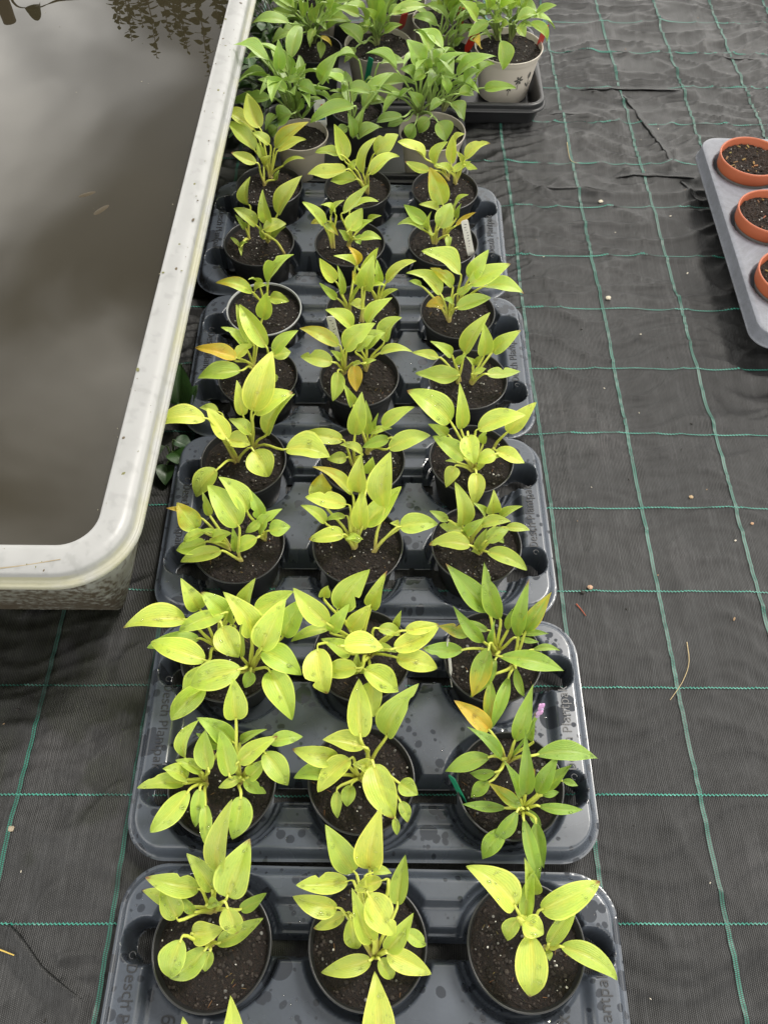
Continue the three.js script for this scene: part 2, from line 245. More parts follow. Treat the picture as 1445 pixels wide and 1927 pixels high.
// ---------------------------------------------------------------- black carry trays for six pots (3 x 2)
const TW = 0.56, TD = 0.3092, CX = 0.1645, CZ = 0.0735, DECK = 0.047, LIP = 0.029;
const sdBox = (x, z, cx, cz, hx, hz) => { const dx = Math.abs(x - cx) - hx, dz = Math.abs(z - cz) - hz; return Math.hypot(Math.max(dx, 0), Math.max(dz, 0)) + Math.min(Math.max(dx, dz), 0); };
const sdRound = (x, z, hx, hz, r) => { const dx = Math.abs(x) - hx + r, dz = Math.abs(z) - hz + r; return Math.hypot(Math.max(dx, 0), Math.max(dz, 0)) + Math.min(Math.max(dx, dz), 0) - r; };
function trayHeight(x, z) {
  const ax = Math.abs(x), az = Math.abs(z);
  let h = DECK;
  const carve = (d, target, slope) => { if (d < slope) h = Math.min(h, mix(target, DECK, smooth(0, slope, d))); };
  const sign = (c) => c;
  // cups with a shoulder on their outer side, finger holes at the two ends
  for (const cx of [0, CX]) {
    const dx = ax - cx, dz = az - CZ, d = Math.hypot(dx, dz);
    const outer = dz > 0.02 || (cx > 0 && dx > 0.03);
    if (outer) carve(d - 0.0715, 0.033, 0.006);
    carve(d - 0.0645, 0.016, 0.007); carve(d - 0.056, 0.004, 0.007);
  }
  carve(Math.hypot(ax - 0.2435, (az - CZ) * 1.02) - 0.0185, 0.004, 0.006); // finger hole
  carve(sdBox(ax, az, 0.228, CZ, 0.016, 0.0125), 0.004, 0.006);
  // end panels, lower than the border
  carve(sdBox(ax, az, 0.2, 0, 0.029, 0.046), 0.0345, 0.012);
  // slots and steps between the columns
  const bx = CX / 2;
  carve(sdBox(ax, az, bx, CZ, 0.05, 0.0085), 0.006, 0.0075);
  carve(sdBox(ax, az, bx, CZ + 0.012, 0.05, 0.005), 0.021, 0.005);
  carve(sdBox(ax, az, bx, CZ + 0.0275, 0.03 , 0.0115), 0.0335, 0.007);
  carve(sdBox(ax, az, bx, CZ + 0.0275, 0.05 , 0.0145), 0.0365, 0.005);
  // outer wall down to the lip
  const e = -sdRound(x, z, TW / 2, TD / 2, 0.05); // distance inside the outer outline
  if (e < 0.014) { const w = e < 0.0045 ? LIP : mix(LIP, DECK, Math.pow(smooth(0.0035, 0.0135, e), 0.75)); h = Math.min(h, w); }
  return h;
}
function heightField(hf, w, d, r, step, open) {
  const nx = Math.round(w / step) + 2, nz = Math.round(d / step) + 2, p = [], uv = [], inside = [];
  for (let j = 0; j <= nz; j++) for (let i = 0; i <= nx; i++) {
    let x = (i / nx - 0.5) * (w + 2 * step), z = (j / nz - 0.5) * (d + 2 * step);
    for (let k = 0; k < 3; k++) { const s = sdRound(x, z, w / 2, d / 2, r); if (s > 0) { const e = 1e-4, gx = (sdRound(x + e, z, w / 2, d / 2, r) - s) / e, gz = (sdRound(x, z + e, w / 2, d / 2, r) - s) / e; x -= gx * s; z -= gz * s; if (k === 0) inside.length = p.length / 3, inside[p.length / 3] = s > step * 1.5 ? 2 : 1; } }
    p.push(x, hf(x, z), z); uv.push(x, -z);
  }
  const ix = []; const far = (k) => inside[k] === 2;
  for (let j = 0; j < nz; j++) for (let i = 0; i < nx; i++) { const a = j * (nx + 1) + i, b = a + 1, c = a + nx + 1, e = c + 1; if (far(a) && far(b) && far(c) && far(e)) continue; if (open && open(p[a * 3], p[a * 3 + 2])) continue; ix.push(a, c, b, b, c, e); }
  const g = new THREE.BufferGeometry(); g.setAttribute('position', new THREE.Float32BufferAttribute(p, 3)); g.setAttribute('uv', new THREE.Float32BufferAttribute(uv, 2)); g.setIndex(ix); g.computeVertexNormals(); return g;
}
// the finger holes and the slots between the cups go right through
const trayOpen = (x, z) => { const ax = Math.abs(x), az = Math.abs(z); return Math.hypot(ax - 0.2435, az - CZ) < 0.0175 || sdBox(ax, az, 0.228, CZ, 0.014, 0.011) < 0 || sdBox(ax, az, CX / 2, CZ, 0.03, 0.0075) < 0; };
const trayGeo = heightField(trayHeight, TW, TD, 0.05, 0.0023, trayOpen);
function wetMaps(seed) { // dried dust film with wet spots where the drops landed
  const W = 1024, H = 576, w = new Float32Array(W * H), r = rngOf(seed);
  const blob = (cx, cy, rad) => { const n = 3 + Math.floor(r() * 3), L = []; for (let k = 0; k < n; k++) L.push([cx + (r() - 0.5) * rad, cy + (r() - 0.5) * rad, rad * (0.5 + 0.5 * r())]); for (let y = Math.max(0, Math.floor(cy - 2 * rad)); y < Math.min(H, cy + 2 * rad); y++) for (let x = Math.max(0, Math.floor(cx - 2 * rad)); x < Math.min(W, cx + 2 * rad); x++) { let s = 0; for (const q of L) { const d2 = ((x - q[0]) ** 2 + (y - q[1]) ** 2) / (q[2] * q[2]); s += Math.exp(-d2 * 1.4); } if (s > 0.36) w[y * W + x] = Math.max(w[y * W + x], smooth(0.36, 0.42, s)); } };
  for (let k = 0; k < 520; k++) blob(r() * W, r() * H, 2.5 + 9 * r() * r());
  for (let k = 0; k < 26; k++) blob(r() * W, r() * H, 12 + 22 * r() * r());
  const dust = (u, v) => 0.5 + 0.9 * fbm(u * 9 + seed, v * 5, seed, 4);
  const at = (i, j) => w[j * W + i];
  const col = dataTex(W, H, (u, v, i, j) => { const d = clamp(dust(u, v), 0, 1), q = at(i, j), sp = 0.03 * fbm(u * 160, v * 90, 3, 2), l = mix(0.272 + 0.05 * d + 0.5 * sp, 0.215, q); return [l * 0.92, l, l * 1.12]; });
  const rou = dataTex(W, H, (u, v, i, j) => { const q = mix(0.22 + 0.1 * clamp(dust(u, v), 0, 1), 0.08, at(i, j)); return [q, q, q]; }, false);
  for (const t of [col, rou]) { t.repeat.set(1 / 0.57, 1 / 0.32); t.offset.set(0.5, 0.5); }
  return { map: col, roughnessMap: rou };
}
const trayMats = [11, 29, 53].map((s) => std(rgb(1, 1, 1), 1, { ior: 1.6, ...wetMaps(s) }));
const beadMat = new THREE.MeshPhysicalMaterial({ color: 0xffffff, roughness: 0.02, transmission: 1, thickness: 0.002, ior: 1.33 });
const beadUnit = new THREE.SphereGeometry(1, 8, 5);
function beadsGeo(list) { // [[pos, normal, radius, flat]]
  const q = new THREE.Quaternion(), up = V(0, 1, 0), m = new THREE.Matrix4();
  return mergeGeometries(list.map(([p, n, r, f, st]) => { q.setFromUnitVectors(up, n); m.compose(p, q, V(r * (st || 1), r * f, r)); return beadUnit.clone().applyMatrix4(m); }));
}
const letterMat = std(rgb(0.028, 0.029, 0.032), 0.3);
function flatText(s, size, turn, x, y, z) {
  const g = new TextGeometry(s, { font, size, depth: 0.0007, curveSegments: 3, bevelEnabled: false }); g.computeBoundingBox(); const b = g.boundingBox;
  g.translate(-(b.min.x + b.max.x) / 2, -(b.min.y + b.max.y) / 2, 0).rotateX(-Math.PI / 2).rotateY(turn).translate(x, y, z); return g;
}
const textGeos = [
  ['maker_lettering', flatText('Desch Plantpak', 0.0112, -Math.PI / 2, -0.2525, DECK + 0.0002, 0.002)], ['maker_lettering', flatText('Desch Plantpak', 0.0112, Math.PI / 2, 0.2525, DECK + 0.0002, -0.002)],
  ['size_lettering', flatText('6x', 0.014, -Math.PI / 2, -0.208, 0.0347, 0.004)], ['size_lettering', flatText('6x', 0.014, Math.PI / 2, 0.208, 0.0347, -0.004)],
  ['recycling_mark', new THREE.TorusGeometry(0.0034, 0.0007, 5, 14, 5).rotateX(-Math.PI / 2).translate(-0.2525, DECK + 0.0003, -0.0595)], ['recycling_mark', new THREE.TorusGeometry(0.0034, 0.0007, 5, 14, 5).rotateX(-Math.PI / 2).translate(0.2525, DECK + 0.0003, 0.0595)],
];
const TRAYS = [[-0.0057, -0.0025, -0.011], [-0.0125, -0.3175, 0.003], [-0.0305, -0.6275, 0.008], [-0.0325, -0.937, 0.010], [-0.0515, -1.248, -0.008]];
const trayWords = ['tray nearest the camera', 'second tray from the camera', 'third tray from the camera', 'fourth tray from the camera', 'fifth and farthest of the hosta trays'];
TRAYS.forEach(([x, z, a], k) => {
  const t = group('carry_tray', ['black plastic six-pot tray nearest the camera, cut off by the frame', 'black plastic six-pot tray, second from the camera', 'black plastic six-pot tray, third from the camera', 'black plastic six-pot tray, fourth from the camera', 'black plastic six-pot tray, fifth from the camera, beside the tub'][k], 'tray', 'black carry trays in a row', [x, 0, z]);
  t.rotation.y = a;
  part('deck', trayGeo, trayMats[k % 3], t);
  for (const [n, g] of textGeos) part(n, g, letterMat, t);
  const r = rngOf(400 + k), L = [];
  for (let i = 0; i < 700 && L.length < 150; i++) { const px = (r() - 0.5) * 0.515, pz = (r() - 0.5) * 0.265, h = trayHeight(px, pz), s = Math.abs(trayHeight(px + 0.002, pz) - h) + Math.abs(trayHeight(px, pz + 0.002) - h); if (h < 0.03 || s > 0.0004 || noise(px * 14 + k * 9, pz * 14, k) < -0.05) continue; const rad = 0.0007 + 0.0016 * r() * r(); L.push([V(px, h + rad * 0.1, pz), V(0, 1, 0), rad, 0.5, 0.8 + 0.5 * r()]); }
  part('water_beads', beadsGeo(L), beadMat, t, 'stuff');
});

// ---------------------------------------------------------------- pots and soil
function lathe(pts, seg = 56) { return new THREE.LatheGeometry(pts.map((p) => new THREE.Vector2(p[0], p[1])), seg); }
function potGeos(R, top, foot, y0) { // wall and rim; y0 = height of the foot
  const wall = lathe([[0.002, y0 + 0.004], [foot - 0.003, y0 + 0.004], [foot - 0.001, y0], [foot + 0.001, y0 + 0.002], [R - 0.0068, top - 0.017], [R - 0.0036, top - 0.014], [R - 0.0014, top - 0.004], [R - 0.0018, top - 0.002]]);
  const inner = lathe([[R - 0.0022, top - 0.002], [R - 0.003, top - 0.004], [R - 0.0056, top - 0.016], [foot + 0.0, y0 + 0.01]]);
  const rim = lathe([[R - 0.0031, top - 0.003], [R - 0.0024, top - 0.0006], [R - 0.0015, top], [R - 0.0003, top - 0.0003], [R, top - 0.0012], [R - 0.0003, top - 0.003], [R - 0.0016, top - 0.0042]]);
  return { wall: mergeGeometries([noIndex(wall), noIndex(inner)]), rim };
}
const soilMap = dataTex(512, 512, (u, v) => { const a = tileNoise(u, v, 6, 5, 2), b = tileNoise(u, v, 22, 3, 9); const l = 0.082 + 0.1 * a + 0.09 * b; return [l * 1.34, l * 0.98, l * 0.74]; });
const soilBump = dataTex(512, 512, (u, v) => { const l = 0.5 + 0.5 * tileNoise(u, v, 10, 5, 4) + 0.35 * tileNoise(u, v, 34, 2, 6); return [l, l, l]; }, false);
const soilMat = std(rgb(1, 1, 1), 0.93, { map: soilMap, bumpMap: soilBump, bumpScale: 0.004 });
const soilMatLight = std(rgb(1.9, 1.75, 1.6), 0.95, { map: soilMap, bumpMap: soilBump, bumpScale: 0.005 });
const crumbMat = std(rgb(1, 1, 1), 0.85, { vertexColors: true });
function makeSoil(seed, R, rough = 1) {
  const nr = 30, na = 80;
  const hgt = (x, z) => rough * (0.0035 * fbm(x * 22 + seed, z * 22, seed, 3) + 0.0034 * fbm(x * 90, z * 90, seed * 3, 3) + 0.0016 * noise(x * 260, z * 260, seed));
  const g = grid(na, nr, (i, j) => { const a = i / na * Math.PI * 2, q = Math.sqrt(j / nr) * R, x = Math.cos(a) * q, z = Math.sin(a) * q; return V(x, hgt(x, z), z); }, (i, j, q) => [q.x / 0.1, q.z / 0.1]);
  const r = rngOf(seed * 91 + 5), parts = [];
  const bit = new THREE.IcosahedronGeometry(1, 0);
  for (let k = 0; k < 300; k++) {
    const a = r() * 6.283, q = Math.sqrt(r()) * R * 0.97, x = Math.cos(a) * q, z = Math.sin(a) * q, t = r();
    let s, c, e = bit.clone(); const st = V(0.7 + 0.6 * r(), 0.55 + 0.4 * r(), 0.7 + 0.6 * r());
    if (t < 0.045) { s = 0.0005 + 0.0009 * r(); c = rgb(0.62, 0.6, 0.55); }
    else if (t < 0.1) { s = 0.001 + 0.0014 * r(); const l = 0.08 + 0.12 * r(); c = rgb(l, l * 0.97, l * 0.9); }
    else if (t < 0.15) { s = 0.0007; st.set(4 + 3 * r(), 0.6, 0.7); c = rgb(0.1 + 0.08 * r(), 0.06 + 0.04 * r(), 0.03); }
    else { s = 0.0009 + 0.0021 * r() * r(); const l = 0.012 + 0.022 * r(); c = rgb(l * 1.3, l, l * 0.8); }
    e.scale(st.x * s, st.y * s, st.z * s).rotateZ((r() - 0.5) * 0.9).rotateY(r() * 6.3).translate(x, hgt(x, z) + s * 0.25, z); parts.push(noIndex(colorAll(e, c)));
  }
  return { soil: g, bits: mergeGeometries(parts) };
}
const soils = [1, 2, 3, 4, 5].map((s) => makeSoil(s, 0.0585));
const soilsBig = [6, 7].map((s) => makeSoil(s, 1 * 0.0585));
const blackPot = std(rgb(0.016, 0.0165, 0.017), 0.42), blackRim = std(rgb(0.016, 0.0165, 0.017), 0.3), greyRim = std(rgb(0.3, 0.31, 0.31), 0.35);
const taupePot = std(rgb(0.3, 0.27, 0.23), 0.5), taupeRim = taupePot, creamPot = std(rgb(0.45, 0.415, 0.36), 0.5), creamRim = creamPot;

// ---------------------------------------------------------------- hosta leaves
const leafMap = dataTex(256, 256, (u, v) => {
  const t = Math.abs(u - 0.5) * 2, mid = Math.exp(-((t / 0.035) ** 2)) * (1 - 0.55 * v), vein = 0.5 + 0.5 * Math.cos(t * Math.PI * 2 * 6.5), edge = smooth(0.88, 0.93, t);
  const blot = tileNoise(u, v, 2.6, 4, 5), fine = tileNoise(u, v, 12, 3, 12), halo = Math.exp(-((t / 0.22) ** 2)) * smooth(0.9, 0.1, v);
  let l = 0.875 + 0.03 * vein + 0.04 * blot + 0.03 * fine; let r = l * (0.95 + 0.08 * halo + 0.07 * blot), g = l * 0.985, b = l * (0.86 + 0.05 * vein);
  r = mix(r, 1.0, mid * 0.35); g = mix(g, 1.0, mid * 0.6); b = mix(b, 1.0, mid * 0.8);
  r = mix(r, 1.0, edge * 0.8); g = mix(g, 1.0, edge * 0.7); b = mix(b, 1.0, edge * 0.75); return [r, g, b];
});
const leafBump = dataTex(256, 256, (u, v) => { const t = Math.abs(u - 0.5) * 2, mid = Math.exp(-((t / 0.04) ** 2)); const l = 0.55 + 0.25 * Math.cos(t * Math.PI * 2 * 6.5) * (1 - 0.4 * v) - 0.35 * mid + 0.3 * tileNoise(u, v, 5, 3, 3); return [l, l, l]; }, false);
const leafMat = std(rgb(1, 1, 1), 0.46, { map: leafMap, bumpMap: leafBump, bumpScale: 0.00045, vertexColors: true, clearcoat: 0.22, clearcoatRoughness: 0.3, transmission: 0.34, thickness: 0 });
const stalkMat = std(rgb(1, 1, 1), 0.45, { vertexColors: true, clearcoat: 0.2, clearcoatRoughness: 0.35 });
const LIME = [0.78, 0.88, 0.14], MID = [0.47, 0.67, 0.085], GREEN = [0.35, 0.51, 0.09], YOLK = [0.95, 0.64, 0.05], RUST = [0.36, 0.075, 0.02], DRY = [0.5, 0.33, 0.14];
const mix3 = (a, b, t) => [mix(a[0], b[0], t), mix(a[1], b[1], t), mix(a[2], b[2], t)];
function makeLeaf(B, T, wid, rollDeg, fl, base, r, beads) {
  const ax = T.clone().sub(B), len = ax.length(); ax.normalize();
  let s0 = new THREE.Vector3().crossVectors(ax, V(0, 1, 0)); if (s0.length() < 0.05) s0.set(1, 0, 0); s0.normalize();
  const n0 = new THREE.Vector3().crossVectors(s0, ax), ro = rollDeg * Math.PI / 180;
  const side = s0.clone().multiplyScalar(Math.cos(ro)).addScaledVector(n0, Math.sin(ro)), nor = new THREE.Vector3().crossVectors(side, ax);
  const narrow = fl.includes('n'), arch = (0.07 + 0.13 * r()) * (r() < 0.12 ? -0.4 : 1), fold = 0.16 + 0.26 * r(), cup = 0.12 + 0.16 * r(), tw = (r() - 0.5) * 0.5, ph = r() * 6.3, wav = 0.02 + 0.06 * r(), wf = 5 + 5 * r(), hookT = 0.02 + 0.07 * r(), sideBend = (r() - 0.5) * 0.12 * len, skew = (r() - 0.5) * 0.12;
  const biteD = r() < 0.16 ? 0.2 + 0.4 * r() : 0.04 * r(), biteS = 0.35 + 0.5 * r(), biteSide = r() < 0.5 ? -1 : 1;
  const NS = 20, NT = 10, rows = [], pk = narrow ? 0.86 : 0.66 + 0.12 * r(), tipPow = 1.05 + 0.35 * r();
  const prof = (s) => { const q = Math.sin(Math.PI * Math.pow(s, pk)); return Math.pow(Math.max(0, q), narrow ? 0.95 : 0.72 + 0.0 * s) * (1 - 0.34 * Math.pow(s, 3.2) * (tipPow - 0.6)); };
  const bez = (s) => { const p = B.clone().addScaledVector(ax, len * s); p.addScaledVector(nor, 4 * s * (1 - s) * arch * len - hookT * len * Math.pow(s, 5)); p.addScaledVector(side, 4 * s * (1 - s) * sideBend); return p; };
  const surf = (s, t) => {
    const hw = wid * 0.5 * prof(s) * (1 + skew * Math.sign(t)) * (1 - (t * biteSide > 0 ? biteD * Math.exp(-(((s - biteS) / 0.055) ** 2)) : 0)), a = tw * (s - 0.4), sd = side.clone().multiplyScalar(Math.cos(a)).addScaledVector(nor, Math.sin(a)), nn = nor.clone().multiplyScalar(Math.cos(a)).addScaledVector(side, -Math.sin(a));
    const at = Math.abs(t), lift = hw * (fold * at + cup * at * at) + wid * wav * at * at * Math.sin(s * wf + ph + (t > 0 ? 1.7 : 0)) - hw * 0.1 * (1 - at) * Math.exp(-at * 9);
    return bez(s).addScaledVector(sd, t * hw * (1 - 0.08 * fold)).addScaledVector(nn, lift);
  };
  const tf = [-1, -0.93, -0.7, -0.42, -0.16, 0, 0.16, 0.42, 0.7, 0.93, 1], ss = (j) => { const q = j / NS; return 0.5 * q + 0.5 * (0.5 - 0.5 * Math.cos(Math.PI * q)); };
  const g = grid(NT, NS, (i, j) => surf(ss(j), tf[i]), (i, j) => [0.5 + tf[i] * 0.5, ss(j)]);
  // colours
  const seed = r() * 90, c = []; const old = fl.includes('y'), turning = fl.includes('t'), tip = fl.includes('b');
  for (let j = 0; j <= NS; j++) for (let i = 0; i <= NT; i++) {
    const s = ss(j), t = tf[i]; let q = base.slice(); const pn = fbm(s * 3 + seed, t * 2, seed, 3);
    if (old) q = mix3(q, YOLK, clamp(0.85 + 1.0 * pn + 0.2 * s, 0, 1)); else if (turning) q = mix3(q, [0.68, 0.55, 0.03], smooth(0.25, 0.85, s * 0.75 + pn * 0.9 + 0.25 * Math.abs(t)));
    if (tip || old) q = mix3(q, pn > 0 ? RUST : DRY, smooth(0.9, 0.985, s + pn * 0.1) * (old ? 0.6 : 1));
    c.push(...q);
  }
  g.setAttribute('color', new THREE.Float32BufferAttribute(c, 3));
  if (beads && beads.n) { const nb = Math.round(beads.n * (0.35 + r()) * wid / 0.035); for (let k = 0; k < nb; k++) { const s = 0.12 + 0.76 * r(), t = (r() * 2 - 1) * 0.82, e = 0.02, p = surf(s, t), n = new THREE.Vector3().crossVectors(surf(s, t + e).sub(p), surf(s + e, t).sub(p)).normalize(); if (n.dot(nor) < 0) n.negate(); if (n.y < 0.3) continue; const rad = 0.0007 + 0.0019 * Math.pow(r(), 2); beads.list.push([p.addScaledVector(n, rad * 0.22), n, rad, 0.62, 0.8 + 0.7 * r()]); } }
  return { g, start: bez(0.06), dir: bez(0.06).sub(bez(0)).normalize() };
}
function addLeaf(parent, crown, B, T, wid, roll, fl, base, r, beads, stalkCol, stalkR = 1) {
  const L = makeLeaf(B, T, wid, roll, fl, base, r, beads), m = part('leaf', L.g, leafMat, parent);
  if (fl.includes('y')) m.userData.label = 'yellowed old leaf';
  const d = L.start.distanceTo(crown), c1 = crown.clone().lerp(L.start, 0.35).add(V(0, d * 0.1, 0)), c2 = L.start.clone().addScaledVector(L.dir, -Math.min(0.12 * d, 0.009)).add(V(0, 0.001, 0));
  const cr = crown.clone().add(V((r() - 0.5) * 0.006, -0.004, (r() - 0.5) * 0.006));
  const g = tube([cr, c1, c2, L.start], 0.0024 * stalkR, 0.0012 * stalkR, 6, 9), p = g.attributes.position, c = []; for (let i = 0; i < p.count; i++) { const k = Math.floor(i / 7) / 9; c.push(...mix3(stalkCol[0], stalkCol[1], smooth(0, 0.35, k))); }
  g.setAttribute('color', new THREE.Float32BufferAttribute(c, 3)); part('leaf_stalk', g, stalkMat, m);
  return m;
}

